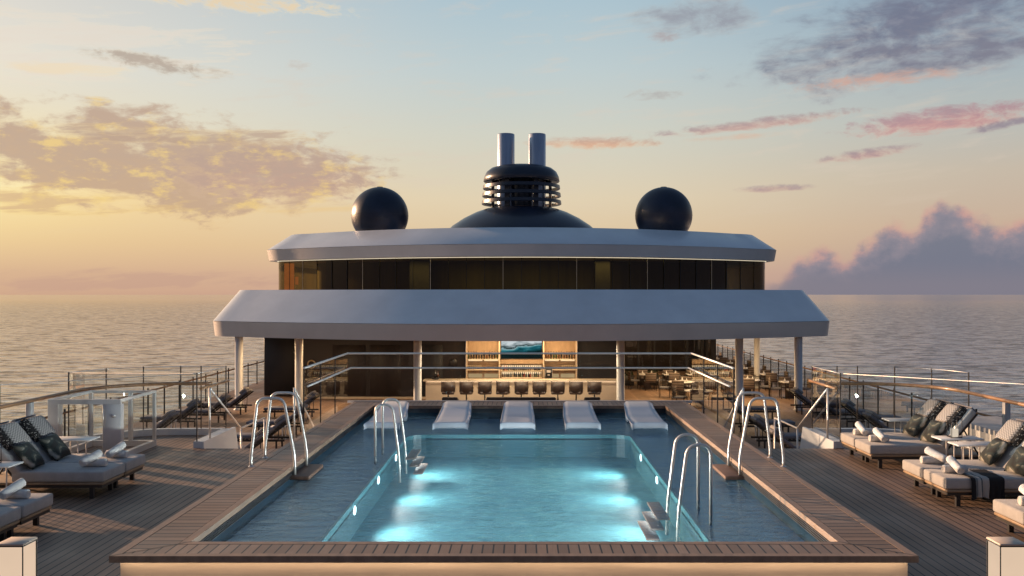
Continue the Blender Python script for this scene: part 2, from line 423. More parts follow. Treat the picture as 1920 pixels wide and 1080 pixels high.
# ------------------------------------------------------------------ sky
SUN_AZ, SUN_EL = R(-60), R(11)
def build_world():
    w = bpy.data.worlds.new("World"); sc.world = w; w.use_nodes = True
    t = NT(w.node_tree); t.n.clear()
    out = t.new('ShaderNodeOutputWorld')
    d = t.new('ShaderNodeTexCoord').outputs['Generated']
    x, y, z = t.sep(d)
    az = t.math('MULTIPLY', t.math('ARCTAN2', x, y), 180/PI)     # degrees, 0 = ship's bow, + = starboard
    el = t.math('MULTIPLY', t.math('ARCSINE', t.math('MINIMUM', t.math('MAXIMUM', z, -1), 1)), 180/PI)
    e = t.math('POWER', t.math('DIVIDE', t.math('MAXIMUM', el, 0.0), 90.0), 0.5)
    def ramp(stops):
        r = t.new('ShaderNodeValToRGB'); t.l.new(e, r.inputs[0])
        els = r.color_ramp.elements
        pts = [((deg/90.0)**0.5, S(*c)) for deg, c in stops]
        els[0].position = pts[0][0]; els[0].color = pts[0][1]+(1,)
        els[1].position = pts[-1][0]; els[1].color = pts[-1][1]+(1,)
        for p_, c in pts[1:-1]:
            q = els.new(p_); q.color = c+(1,)
        return r.outputs[0]
    left = ramp([(0,(204,164,140)),(1.2,(212,174,145)),(3,(229,194,150)),(5.5,(243,212,160)),(9,(236,224,196)),(13,(226,223,212)),(17,(214,213,208)),(30,(136,156,174)),(90,(66,90,122))])
    cent = ramp([(0,(206,164,146)),(1.2,(216,178,152)),(3,(226,196,156)),(6,(228,211,180)),(10,(212,212,198)),(14,(194,208,210)),(18,(176,199,210)),(30,(110,136,160)),(90,(66,90,122))])
    right = ramp([(0,(160,138,142)),(1.5,(186,158,150)),(4,(204,178,156)),(7,(202,188,170)),(10,(188,191,186)),(14,(164,182,192)),(18,(140,163,184)),(30,(84,108,138)),(90,(66,90,122))])
    back = ramp([(0,(126,110,116)),(4,(112,108,122)),(10,(82,98,124)),(30,(64,90,122)),(90,(66,90,122))])
    c = t.mix(t.rng(az, -30, 0, smooth=True), left, cent)
    c = t.mix(t.rng(az, 2, 30, smooth=True), c, right)
    c = t.mix(t.rng(az, 40, 95, smooth=True), c, back)
    c = t.mix(t.rng(az, -75, -140, smooth=True), c, back)
    # glow round the hidden sun
    def gauss(a0, e0, sa, se):
        da = t.math('DIVIDE', t.math('SUBTRACT', az, a0), sa); de = t.math('DIVIDE', t.math('SUBTRACT', el, e0), se)
        q = t.math('ADD', t.math('MULTIPLY', da, da), t.math('MULTIPLY', de, de))
        return t.math('POWER', 2.718, t.math('MULTIPLY', q, -1.0))
    c = t.mix(t.math('MULTIPLY', gauss(-33, 6.3, 9, 3.2), 0.8), c, S(255,230,158))
    c = t.mix(t.math('MULTIPLY', gauss(-30.5, 6.6, 4.5, 1.5), 0.6), c, S(255,242,196))
    c = t.mix(t.math('MULTIPLY', gauss(-36, 14, 7, 4.5), 0.45), c, S(252,236,214))
    # clouds: noise in azimuth / elevation
    uv = t.comb(az, t.math('MULTIPLY', el, 2.3), 0.0)
    warp = t.noise(uv, 0.16, 3, 0.5)
    uvw = t.comb(t.math('ADD', az, t.math('MULTIPLY', warp, 5.0)), t.math('MULTIPLY', el, 2.3), t.math('MULTIPLY', warp, 2.0))
    n_puff = t.noise(uvw, 0.26, 8, 0.62)
    n_fine = t.noise(uvw, 0.85, 7, 0.65)
    uvs = t.comb(t.math('ADD', az, t.math('MULTIPLY', warp, 8.0)), t.math('SUBTRACT', t.math('MULTIPLY', el, 6.0), t.math('MULTIPLY', az, 0.55)), 3.0)
    n_str = t.noise(uvs, 0.22, 8, 0.62)
    uvc = t.comb(az, t.math('MULTIPLY', el, 1.25), 9.0)
    n_cum = t.noise(uvc, 0.55, 8, 0.60)
    uvl = t.comb(t.math('ADD', az, 0.9), t.math('SUBTRACT', t.math('MULTIPLY', el, 2.3), 0.8), 0.0)
    n_lit = t.noise(uvl, 0.55, 7, 0.6)
    def deg(px, py):
        dx = px-982.0
        return math.degrees(math.atan(dx/F)), math.degrees(math.atan((552-py)/math.hypot(F, dx)))
    def cloud(c, px, py, hw, hh, body, edge, noise, amp=1.2, bias=0.0, op=0.9, tilt=0.0, soft=0.55, lit=None, litamt=0.0, grad=None):
        a0, e0 = deg(px, py); sa = hw/F*57.3; se = hh/F*57.3
        da = t.math('SUBTRACT', az, a0)
        de = t.math('DIVIDE', t.math('SUBTRACT', t.math('SUBTRACT', el, e0), t.math('MULTIPLY', da, tilt)), se)
        da = t.math('DIVIDE', da, sa)
        q = t.math('ADD', t.math('MULTIPLY', da, da), t.math('MULTIPLY', de, de))
        m = t.math('ADD', t.math('SUBTRACT', 0.62+bias, q), t.math('MULTIPLY', t.math('SUBTRACT', noise, 0.5), amp*7.0))
        m = t.rng(m, 0.0, soft, smooth=True)
        col = t.mix(t.rng(m, 0.15, 0.95), S(*edge), S(*body))
        if grad:
            gq = t.rng(t.math('ADD', de, t.math('MULTIPLY', t.math('SUBTRACT', n_fine, 0.5), 3.0)), -0.55, 0.55, smooth=True)
            col = t.mix(t.math('MULTIPLY', gq, 0.85), col, S(*grad))
        if lit: col = t.mix(t.math('MULTIPLY', t.rng(n_lit, 0.50, 0.68, smooth=True), litamt), col, S(*lit))
        return t.mix(t.math('MULTIPLY', m, op), c, col)
    # faint general veil
    c = t.mix(t.math('MULTIPLY', t.rng(n_str, 0.5, 0.78, smooth=True), t.math('MULTIPLY', t.rng(el, 3, 9), 0.42)), c, S(224,206,188))
    # top-left glare and wisps
    c = cloud(c, 110, 90, 330, 80, (236,224,208), (244,230,204), n_str, 0.8, 0.0, 0.55, 0.10, 0.9)
    c = cloud(c, 440, 4, 260, 22, (238,214,176), (244,228,196), n_fine, 0.45, 0.1, 0.85, 0.0, 0.9)
    c = cloud(c, 285, 118, 150, 20, (180,162,146), (214,198,174), n_fine, 0.35, 0.15, 0.8, -0.09, 0.9)
    c = cloud(c, 560, 122, 36, 14, (204,196,186), (214,206,196), n_fine, 0.4, 0.0, 0.6, 0.0, 0.9)
    c = cloud(c, 150, 130, 200, 14, (244,222,184), (240,224,196), n_str, 0.5, 0.0, 0.6, 0.05, 0.9)
    # big peach cloud on the left
    c = cloud(c, 200, 305, 520, 98, (198,166,140), (232,196,146), n_puff, 0.50, 0.30, 0.92, -0.02, 0.65, (252,216,128), 0.7, (192,164,144))
    c = cloud(c, 510, 325, 270, 72, (198,164,146), (222,190,158), n_fine, 0.30, 0.15, 0.9, 0.0, 0.75, (244,210,132), 0.65, (190,164,148))
    c = cloud(c, 330, 256, 270, 24, (192,164,142), (232,200,146), n_str, 0.45, 0.05, 0.8, 0.03, 0.7, (250,218,130), 0.45)
    c = cloud(c, 90, 375, 260, 30, (216,180,136), (246,210,130), n_str, 0.5, 0.0, 0.8, 0.0, 0.7, (252,218,130), 0.55)
    c = cloud(c, 560, 392, 200, 12, (236,200,140), (232,202,152), n_str, 0.5, 0.0, 0.6, 0.03, 0.9)
    c = cloud(c, 240, 525, 420, 26, (196,158,142), (208,172,146), n_str, 0.5, 0.1, 0.55, 0.0, 0.9)
    # top right grey-violet sheet
    c = cloud(c, 1740, 66, 410, 104, (126,124,140), (166,160,166), n_puff, 0.36, 0.16, 0.92, 0.06, 0.95, (146,146,160), 0.5, (112,116,138))
    c = cloud(c, 1640, 150, 200, 20, (214,168,150), (204,174,160), n_fine, 0.35, 0.05, 0.75, 0.02, 0.95)
    c = cloud(c, 1300, 35, 160, 46, (152,152,162), (180,180,180), n_puff, 0.42, 0.1, 0.8, -0.03, 1.0)
    c = cloud(c, 1245, 70, 50, 12, (176,160,160), (190,180,176), n_fine, 0.3, 0.1, 0.7, 0.0, 0.9)
    c = cloud(c, 1230, 176, 70, 14, (178,170,166), (196,186,174), n_fine, 0.35, 0.1, 0.6, 0.0, 0.9)
    # pink streaks
    c = cloud(c, 1110, 268, 170, 14, (228,176,142), (230,192,154), n_fine, 0.30, 0.2, 0.9, -0.01, 0.9, None, 0, (196,164,148))
    c = cloud(c, 1420, 232, 240, 14, (208,164,152), (212,178,160), n_fine, 0.30, 0.15, 0.85, 0.07, 0.9, None, 0, (168,146,150))
    c = cloud(c, 1370, 258, 120, 9, (222,184,160), (220,190,164), n_fine, 0.3, 0.1, 0.6, 0.05, 0.9)
    c = cloud(c, 1765, 224, 200, 28, (210,156,150), (214,172,158), n_fine, 0.30, 0.2, 0.92, 0.05, 0.9, (160,140,150), 0.5, (176,142,150))
    c = cloud(c, 1890, 232, 80, 10, (150,136,148), (178,156,156), n_fine, 0.25, 0.2, 0.85, 0.16, 0.9)
    c = cloud(c, 1620, 289, 110, 13, (196,154,150), (212,172,156), n_fine, 0.28, 0.15, 0.85, 0.10, 0.9, None, 0, (162,140,148))
    c = cloud(c, 1450, 353, 85, 9, (190,156,152), (204,170,154), n_fine, 0.22, 0.2, 0.85, 0.02, 0.9, None, 0, (164,146,152))
    # cumulus bank low on the right: a noisy skyline in azimuth
    tops = [(1380,556),(1450,535),(1500,495),(1545,468),(1585,488),(1620,462),(1670,428),(1715,432),(1738,404),(1766,382),(1800,388),(1830,414),(1880,424),(1960,418),(2100,440),(2600,470),(3400,530)]
    a_lo = deg(1380, 0)[0]; a_hi = deg(3400, 0)[0]
    r = t.new('ShaderNodeValToRGB'); r.color_ramp.interpolation = 'EASE'
    t.l.new(t.rng(az, a_lo, a_hi), r.inputs[0]); els = r.color_ramp.elements
    for i, (px, py) in enumerate(tops):
        a0, e0 = deg(px, py); v = max(0.0, e0+0.3)/10.0; p_ = (a0-a_lo)/(a_hi-a_lo)
        q = els[0] if i == 0 else (els[len(els)-1] if i == len(tops)-1 else els.new(p_))
        q.position = p_; q.color = (v,v,v,1)
    top = t.math('MULTIPLY', t.sep(r.outputs[0])[0], 10.0)
    top = t.math('ADD', top, t.math('MULTIPLY', t.math('SUBTRACT', n_cum, 0.50), 2.0))
    depth = t.math('SUBTRACT', top, el)
    inside = t.math('MULTIPLY', t.rng(depth, -0.25, 0.75, smooth=True), t.rng(az, a_lo+0.2, a_lo+3.5, smooth=True))
    n_c2 = t.noise(uvc, 0.9, 7, 0.6)
    shade = t.math('ADD', depth, t.math('MULTIPLY', t.math('SUBTRACT', n_c2, 0.5), 3.2))
    col = t.mix(t.rng(shade, -0.3, 1.25, smooth=True), S(212,162,152), S(142,136,150))
    col = t.mix(t.rng(shade, 0.7, 2.6, smooth=True), col, S(112,119,139))
    col = t.mix(t.rng(el, 2.2, 0.2, smooth=True), col, S(128,126,140))
    c = t.mix(t.math('MULTIPLY', inside, 0.93), c, col)
    # physical dusk sky added on top, sun disc off
    sky = t.new('ShaderNodeTexSky', sky_type='NISHITA'); sky.sun_disc = False
    sky.sun_elevation = SUN_EL; sky.sun_rotation = SUN_AZ
    sky.altitude = 30; sky.dust_density = 1.5
    bg1 = t.new('ShaderNodeBackground'); t.l.new(c, bg1.inputs[0]); bg1.inputs[1].default_value = 0.95
    bg2 = t.new('ShaderNodeBackground'); t.l.new(sky.outputs[0], bg2.inputs[0]); bg2.inputs[1].default_value = 0.004
    add = t.new('ShaderNodeAddShader'); t.l.new(bg1.outputs[0], add.inputs[0]); t.l.new(bg2.outputs[0], add.inputs[1])
    t.l.new(add.outputs[0], out.inputs[0])
build_world()
sl = bpy.data.lights.new('sun', 'SUN'); sl.energy = 7.0; sl.angle = R(1.5); sl.color = (1.0,0.62,0.37)
so = bpy.data.objects.new('sun', sl); COL.objects.link(so)
sdir = Vector((math.sin(SUN_AZ)*math.cos(SUN_EL), math.cos(SUN_AZ)*math.cos(SUN_EL), math.sin(SUN_EL)))
so.rotation_euler = sdir.to_track_quat('Z', 'Y').to_euler(); so.location = (-30, 30, 20)

def soft_falloff(L):
    L.use_nodes = True
    t = NT(L.node_tree); t.n.clear()
    o = t.new('ShaderNodeOutputLight'); e = t.new('ShaderNodeEmission'); f = t.new('ShaderNodeLightFalloff')
    f.inputs['Strength'].default_value = 1.0; e.inputs[0].default_value = (1,0.99,0.97,1)
    t.l.new(t.math('ADD', t.math('MULTIPLY', f.outputs['Linear'], 0.60), t.math('MULTIPLY', f.outputs['Quadratic'], 0.60)), e.inputs[1]); t.l.new(e.outputs[0], o.inputs[0])
# ------------------------------------------------------------------ setting: sea and decks
mb = MB(); mb.lathe([(0,0),(300,0),(2000,0),(12000,0),(90000,0)], (0,0,-27), 96)
tag(mb.build('sea', M['sea']), kind='structure')

UW = 8.95; UYB = 19.55; UR = 1.6     # upper deck half width, back edge, corner radius
def corner(cx, cy, r, a0, a1, n=8):
    return [(cx+r*math.cos(R(a0+(a1-a0)*k/n)), cy+r*math.sin(R(a0+(a1-a0)*k/n))) for k in range(n+1)]
POX, PIX = 4.10, 3.47                # pool coping outer / inner half width
PY0, PY0i, PY1i, PY1 = 9.18, 9.72, 21.6, 22.5
STX = 6.22; STY = 17.65              # stair opening: from the pool to STX, deck edge at STY
def deck_poly(sg):
    p = [(POX-0.25, PY0+0.1), (POX-0.25, STY), (STX, STY), (STX, UYB)]
    p += corner(UW-UR, UYB-UR, UR, 90, 0)
    p += [(UW, PY0+0.1)]
    return [(sg*x, y) for x, y in p]
mb = MB()
for sg in (-1, 1): mb.prism(deck_poly(sg), -0.12, 0.0)
mb.prism([(-UW, 1.0), (UW, 1.0), (UW, PY0+0.1), (-UW, PY0+0.1)], -0.12, 0.0)
tag(mb.build('pool_deck', M['deck']), kind='structure')
# side / rear skirt of the upper deck
mb = MB()
for sg in (-1, 1):
    poly = [(STX, STY), (STX, UYB)]+corner(UW-UR, UYB-UR, UR, 90, 0)+[(UW, 1.0)]
    poly = [(sg*x, y) for x, y in poly]
    for a, b in zip(poly, poly[1:]):
        mb.quad((a[0]*.999, a[1], ZL), (b[0]*.999, b[1], ZL), (b[0]*.999, b[1], -0.12), (a[0]*.999, a[1], -0.12))
    mb.quad((sg*POX, STY-.01, ZL), (sg*STX, STY-.01, ZL), (sg*STX, STY-.01, -0.12), (sg*POX, STY-.01, -0.12))
tag(mb.build('pool_deck_skirt', M['white']), kind='structure')
mb = MB(); mb.box(-14.3, 14.3, 2, 110, ZL-0.25, ZL)
tag(mb.build('lower_deck', M['deck_low']), kind='structure')
mb = MB(); mb.box(-14.2, 14.2, 2, 110, -27, ZL-0.26)
tag(mb.build('ship_hull', M['white']), kind='structure')

# ------------------------------------------------------------------ swimming pool
pool = thing('swimming_pool', 'raised rectangular swimming pool with teak coping and lit turquoise basin', 'pool', (0, 15, 0))
def P(mb_, name, mats, parent=pool):
    o = mb_.build(name, mats, parent); o.location = (0, -15, 0); return o
def ring(mb, xo, y0, y1, xi, yi0, yi1, z0, z1, mi_f, mi_s):
    def pr(poly, mi): mb.prism(poly, z0, z1, mi)
    pr([(-xo,y0),(xo,y0),(xi,yi0),(-xi,yi0)], mi_f)
    pr([(-xi,yi1),(xi,yi1),(xo,y1),(-xo,y1)], mi_f)
    pr([(-xo,y0),(-xi,yi0),(-xi,yi1),(-xo,y1)], mi_s)
    pr([(xi,yi0),(xo,y0),(xo,y1),(xi,yi1)], mi_s)
mb = MB(); ZC = 0.35; b = 0.095; g = 0.007
ring(mb, POX, PY0, PY1, POX-b, PY0+b, PY1-b, ZC-0.068, ZC, 0, 0)
ring(mb, POX-b-g, PY0+b+g, PY1-b-g, PIX+b+g, PY0i-b-g, PY1i+b+g, ZC-0.068, ZC-0.002, 1, 2)
ring(mb, PIX+b, PY0i-b, PY1i+b, PIX, PY0i, PY1i, ZC-0.068, ZC, 0, 0)
for sx in (-1, 1):   # mitre lines
    for (yo, yi) in ((PY0, PY0i), (PY1, PY1i)):
        d = Vector((sx*(PIX-POX), yi-yo, 0)).normalized(); nrm = Vector((-d.y, d.x, 0))*0.006
        a = Vector((sx*POX, yo, ZC+0.002)); c_ = Vector((sx*PIX, yi, ZC+0.002))
        mb.quad(a-nrm, c_-nrm, c_+nrm, a+nrm, 3)
P(mb, 'coping', [M['cop_border'], M['cop_x'], M['cop_y'], M['darkframe']])
mb = MB(); ring(mb, POX-0.03, PY0+0.20, PY1-0.03, PIX+0.03, PY0i-0.03, PY1i+0.03, ZC-0.085, ZC-0.0685, 0, 0)
P(mb, 'coping_underlay', M['darkframe'])
mb = MB()
x, y0, y1 = POX-0.05, PY0+0.15, PY1-0.05
mb.box(-x, x, y0, y0+0.04, 0.0, ZC-0.09)
P(mb, 'front_panel', M['panel'])
mb = MB()
mb.box(-x, -x+0.04, y0+0.042, y1, ZL, ZC-0.09); mb.box(x-0.04, x, y0+0.042, y1, ZL, ZC-0.09); mb.box(-x+.042, x-.042, y1-0.04, y1, ZL, ZC-0.09)
P(mb, 'outer_wall', M['white'])
mb = MB(); mb.box(-x, x, PY0+0.05, PY0+0.11, ZC-0.077, ZC-0.072)
P(mb, 'front_light_strip', M['led'])
# inner wall with overflow slats
mb = MB(); zl = 0.04
for (xa, xb, ya, yb) in ((-PIX-.05, -PIX-.01, PY0i, PY1i), (PIX+.01, PIX+.05, PY0i, PY1i), (-PIX-.05, PIX+.05, PY1i+.01, PY1i+.05), (-PIX-.05, PIX+.05, PY0i-.05, PY0i-.01)):
    mb.box(xa, xb, ya, yb, zl-0.05, ZC-0.07)
P(mb, 'inner_wall', M['tile_wall'])
mb = MB()
for k in range(4):
    z = 0.19+k*0.026
    mb.box(-PIX-.009, -PIX+.012, PY0i, PY1i, z, z+0.009); mb.box(PIX-.012, PIX+.009, PY0i, PY1i, z, z+0.009)
    mb.box(-PIX+.013, PIX-.013, PY1i-.012, PY1i+.009, z, z+0.009)
P(mb, 'overflow_slat', pbr('dark_grey_slats', (0.075,0.075,0.08), 0.4))
# ledge and basin
BX, BY0, BY1, ZB = 2.30, 9.9, 18.95, -0.40
mb = MB()
mb.box(-PIX, -BX, PY0i, PY1i, zl-0.08, zl); mb.box(BX, PIX, PY0i, PY1i, zl-0.08, zl)
mb.box(-BX, BX, BY1, PY1i, zl-0.08, zl-.0005); mb.box(-BX, BX, PY0i, BY0, zl-0.08, zl-.0005)
P(mb, 'sun_shelf', M['tile'])
mb = MB()
rr = 0.35
bp = [(-BX, BY0), (BX, BY0)]+corner(BX-rr, BY1-rr, rr, 0, 90, 6)+corner(-BX+rr, BY1-rr, rr, 90, 180, 6)
n = len(bp)
mb._new([(x, y, ZB) for x, y in bp], [tuple(range(n))])
P(mb, 'basin_floor', M['basin'])
mb = MB()
for i in range(n):
    a, c_ = bp[i], bp[(i+1)%n]
    mb.quad((a[0],a[1],ZB), (c_[0],c_[1],ZB), (c_[0],c_[1],zl-0.003), (a[0],a[1],zl-0.003))
P(mb, 'basin_wall', pbr('teal_basin_wall', (0.010,0.078,0.105), 0.4, var=0.2, vscale=1.5))
mb = MB()
bo = [(-BX-.05, BY0-.05), (BX+.05, BY0-.05)]+corner(BX-rr, BY1-rr, rr+.05, 0, 90, 6)+corner(-BX+rr, BY1-rr, rr+.05, 90, 180, 6)
bi = [(-BX+.005, BY0+.005), (BX-.005, BY0+.005)]+corner(BX-rr, BY1-rr, rr-.005, 0, 90, 6)+corner(-BX+rr, BY1-rr, rr-.005, 90, 180, 6)
for i in range(n):
    j = (i+1)%n
    vs = [(bo[i][0],bo[i][1],zl+.006),(bo[j][0],bo[j][1],zl+.006),(bi[j][0],bi[j][1],zl+.03),(bi[i][0],bi[i][1],zl+.03)]
    mb.quad(*vs)
    mb.quad((bi[j][0],bi[j][1],zl+.03),(bi[i][0],bi[i][1],zl+.03),(bi[i][0],bi[i][1],zl-.05),(bi[j][0],bi[j][1],zl-.05))
P(mb, 'basin_rim', M['rim'])
LY = [10.95, 12.85, 14.95, 17.0]
for sx in (-1, 1):
    for yy in LY:
        mb = MB()
        mb.lathe([(0.0,0.016),(0.055,0.014),(0.07,0.0)], (0,0,0), 20)
        o = mb.build('pool_light', M['poollight'], pool)
        o.rotation_euler = (0, -sx*PI/2, 0); o.location = (sx*(BX-0.002), yy-15, -0.06)
        L = bpy.data.lights.new('pool_lamp', 'SPOT'); L.energy = 125; L.spot_size = R(170); L.spot_blend = 1.0; soft_falloff(L); L.color = (1.0,0.98,0.96); L.shadow_soft_size = 0.04
        lo = bpy.data.objects.new('pool_lamp', L); COL.objects.link(lo); lo.location = (sx*(BX-0.30), yy, 0.03)
        lo.rotation_euler = Vector((sx*1.0, 0, 0.25)).to_track_quat('Z','Y').to_euler()
mb = MB()
mb._new([(-PIX-.008,PY0i-.008,ZW),(PIX+.008,PY0i-.008,ZW),(PIX+.008,PY1i+.008,ZW),(-PIX-.008,PY1i+.008,ZW)], [(0,1,2,3)])
tag(mb.build('pool_water', M['water']), kind='structure')

# in-water chaises
def chaise():
    o = thing('pool_chaise', '', 'pool chaise', (0,0,0), 0, 'moulded chaises along the far edge of the pool')
    top = [(1.18,0.290),(0.75,0.185),(0.25,0.105),(-0.35,0.075),(-0.70,0.090),(-0.88,0.096),(-0.94,0.093),(-0.965,0.075),(-0.975,0.02),(-0.975,-0.03)]
    bot = [(-0.94,-0.03),(-0.94,0.02),(-0.88,0.04),(-0.7,0.035),(-0.35,0.025),(0.25,0.055),(0.75,0.135),(1.18,0.24)]
    NX = 10; prof = top+bot; n = len(prof); mb = MB(); grid = []
    for k in range(NX+1):
        u = -1+2*k/NX
        row = []
        for i, (yy, zz) in enumerate(prof):
            w = 0.375 - 0.045*max(0.0, (yy-0.2))
            uu = u*w
            edge = max(0, abs(u)-0.8)/0.2
            zt = zz - (0.035*edge**2 if i < len(top) else -0.02*edge**2)
            yt = yy - (0.10*edge**2 if yy > 1.1 else 0.0)
            row.append(mb.bm.verts.new((uu, yt, zt)))
        grid.append(row)
    for a, b_ in zip(grid, grid[1:]):
        for i in range(n):
            f = mb.bm.faces.new((a[i], a[(i+1)%n], b_[(i+1)%n], b_[i])); f.smooth = True
    mb.bm.faces.new(grid[0][::-1]); mb.bm.faces.new(grid[-1])
    mb.build('shell', M['chaise'], o)
    mb = MB()
    mb.box(-0.3, 0.3, 0.72, 1.1, -0.14, 0.10, 0, 0.02)
    mb.build('support', M['chaise'], o)
    return o
pc = Proto(chaise())
for X, lab in zip((-2.92,-1.46,-0.03,1.36,2.78), (
    'white moulded chaise behind the basin ladder, leftmost in the pool', 'white moulded chaise in the pool, second from left of the five',
    'white moulded chaise in the middle of the far pool edge', 'white moulded chaise in the pool, second from right of the five',
    'white moulded chaise nearest the right corner of the pool')):
    pc((X, 20.2, 0.19), 0, lab)

# pool ladders
def outer_ladder(name, sg, label):
    o = thing(name, label, 'pool ladder', (sg*3.7, 14.35, ZC), 0, 'steel ladders over the pool coping')
    for yy in (-0.38, 0.38):
        mb = MB()
        mb.tube([(-0.40*sg*-1, yy, -0.01), (0.405*sg, yy, 0.12), (0.30*sg, yy, 1.05), (-0.10*sg, yy, 1.05), (-0.27*sg, yy, 0.15), (-0.275*sg, yy, -0.16)], 0.022, 12, 0, 0.13, 6)
        mb.build('handrail', M['steel'], o)
        mb = MB(); mb.lathe([(0.0,0.012),(0.035,0.012),(0.045,0.0)], (0.40*sg, yy, 0.0), 16); mb.build('foot_flange', M['steel'], o)
    mb = MB(); mb.box(min(-0.22*sg,-0.52*sg), max(-0.22*sg,-0.52*sg), -0.50, 0.50, -0.185, -0.13, 0, 0.012)
    mb.build('step_platform', M['treadwood'], o)
    return o
outer_ladder('pool_ladder', -1, 'steel ladder crossing the left coping with a brown step platform')
outer_ladder('pool_ladder', 1, 'steel ladder crossing the right coping with a brown step platform')
def inner_ladder(sg, Y, label):
    o = thing('basin_ladder', label, 'pool ladder', (sg*2.3, Y, zl), 0, 'steel ladders into the lit basin')
    for yy in (-0.42, 0.42):
        mb = MB()
        mb.tube([(0.20*sg, yy, 0.0), (0.20*sg, yy, 1.03), (-0.10*sg, yy, 1.03), (-0.22*sg, yy, 0.10), (-0.23*sg, yy, -0.34)], 0.021, 12, 0, 0.15, 6)
        mb.build('handrail', M['steel'], o)
    for k, (xx, zz) in enumerate(((-0.33, 0.07), (-0.40, -0.06), (-0.46, -0.19))):
        mb = MB(); mb.box(min(sg*xx, sg*(xx-0.17))+0.0, max(sg*xx, sg*(xx-0.17)), -0.46, 0.46, zz, zz+0.028, 0, 0.005)
        mb.build('tread', M['treadwood'], o)
    return o
inner_ladder(-1, 16.3, 'tall steel ladder standing at the left edge of the lit basin')
inner_ladder(1, 12.05, 'near steel ladder at the right edge of the lit basin')

# ------------------------------------------------------------------ deckhouse
house = thing('deckhouse', 'white curved superstructure with bar canopy, dark window band and upper roof', 'superstructure', (0, 45, ZL))
def H(mb_, name, mats, parent=house, weld=False):
    o = mb_.build(name, mats, parent, weld)
    if parent is house: o.location = (0, -45, -ZL)
    return o
def outline(W, Yc, Yk, r=1.0, back=62.0, n=28):
    pts = []
    xe = W-r*0.85
    for k in range(n+1):
        xx = -xe+2*xe*k/n
        pts.append((xx, Yc+(Yk-Yc)*(xx/W)**2))
    ye = pts[-1][1]
    c = [(xe, ye), (W-r*0.25, ye+r*0.42), (W, ye+r*1.35)]
    cr = []
    for k in range(1, 7):
        t_ = k/6
        # quadratic through control
        a0 = Vector(c[0]); a2 = Vector(c[2]); a1 = Vector((W-0.02, ye+r*0.28))
        p = a0*(1-t_)**2+a1*2*t_*(1-t_)+a2*t_*t_
        cr.append((p.x, p.y))
    full = pts+cr+[(W, back)]
    left = [(-x, y) for x, y in ([(W, back)]+cr[::-1])]
    return left+full
def loft(mb, outs, smooth=True, mats=None):
    prev = None
    for i, (pl, z) in enumerate(outs):
        cur = [mb.bm.verts.new((x, y, z)) for x, y in pl]
        if prev:
            for k in range(len(cur)-1):
                f = mb.bm.faces.new((prev[k], prev[k+1], cur[k+1], cur[k])); f.smooth = smooth
                f.material_index = mats[i-1] if mats else 0
        prev = cur
def capface(mb, pl, z, mi=0):
    mb._new([(x, y, z) for x, y in pl], [tuple(range(len(pl)))], mi)
oA = outline(13.0, 33.5, 37.9, 1.2); oB = outline(13.06, 33.45, 37.85, 1.2)
oC = outline(12.4, 35.5, 39.4, 1.0)
mb = MB(); loft(mb, [(oB, 1.90), (oC, 3.19)]); capface(mb, oC, 3.19)
H(mb, 'canopy_slope', M['white'])
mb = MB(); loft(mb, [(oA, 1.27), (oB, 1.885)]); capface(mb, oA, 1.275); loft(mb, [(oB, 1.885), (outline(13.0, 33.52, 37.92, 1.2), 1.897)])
H(mb, 'canopy_lip', M['lip_bounce'])
# upper glazed storey
gO = outline(12.5, 40.85, 46.2, 1.0)
mb = MB(); loft(mb, [(gO, 3.19), (gO, 4.78)]); H(mb, 'window_band', M['facade'])
mb_l = [i for i in range(7, len(gO)-7, 1)]
for i in mb_l:
    x, y = gO[i]
    mb = MB(); mb.box(x-0.010, x+0.010, y-0.045, y-0.01, 3.2, 4.66)
    H(mb, 'window_mullion', M['brass'] if i % 4 == 0 else M['black'])
mb = MB(); li = outline(12.55, 40.78, 46.12, 1.0)
loft(mb, [(li, 4.662), (li, 4.688)]); H(mb, 'light_strip', M['ledline'])
# interior behind the upper band
mb = MB(); gi = outline(11.4, 45.5, 50.0, 0.8)
loft(mb, [(gi, 3.19), (gi, 4.78)]); H(mb, 'interior_wall', pbr('dim_interior_wall', (0.10,0.082,0.030), 0.7, var=0.5, vscale=0.5, stretch=(1.6,1.6,0.12)))
mb = MB(); capface(mb, outline(11.9, 41.4, 46.6, 0.9), 3.22); H(mb, 'interior_floor', pbr('interior_carpet', (0.09,0.07,0.05), 0.8))
for k, xx in enumerate((-9.6,-5.1,3.9,8.6)):
    mb = MB(); y = 41.9+5.2*(xx/12.2)**2+random.uniform(0.8,1.8)
    mb.box(xx-random.uniform(.3,.9), xx+random.uniform(.3,.9), y, y+0.3, 3.2, random.choice((4.75,4.75,4.1)))
    H(mb, 'interior_panel', random.choice((M['charcoal'], M['barwood'], M['brownwall'], M['navywall'])))
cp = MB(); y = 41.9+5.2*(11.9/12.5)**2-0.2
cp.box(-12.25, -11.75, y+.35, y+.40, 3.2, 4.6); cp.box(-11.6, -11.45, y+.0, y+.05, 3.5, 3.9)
H(cp, 'sunset_reflection_panel', pbr('sunset_reflection_glow', (0.55,0.20,0.07), 0.5, var=0.5, vscale=2.2, emis=(0.75,0.24,0.07), estr=0.45))  # glowing panel added behind the glass to stand in for reflected sunset
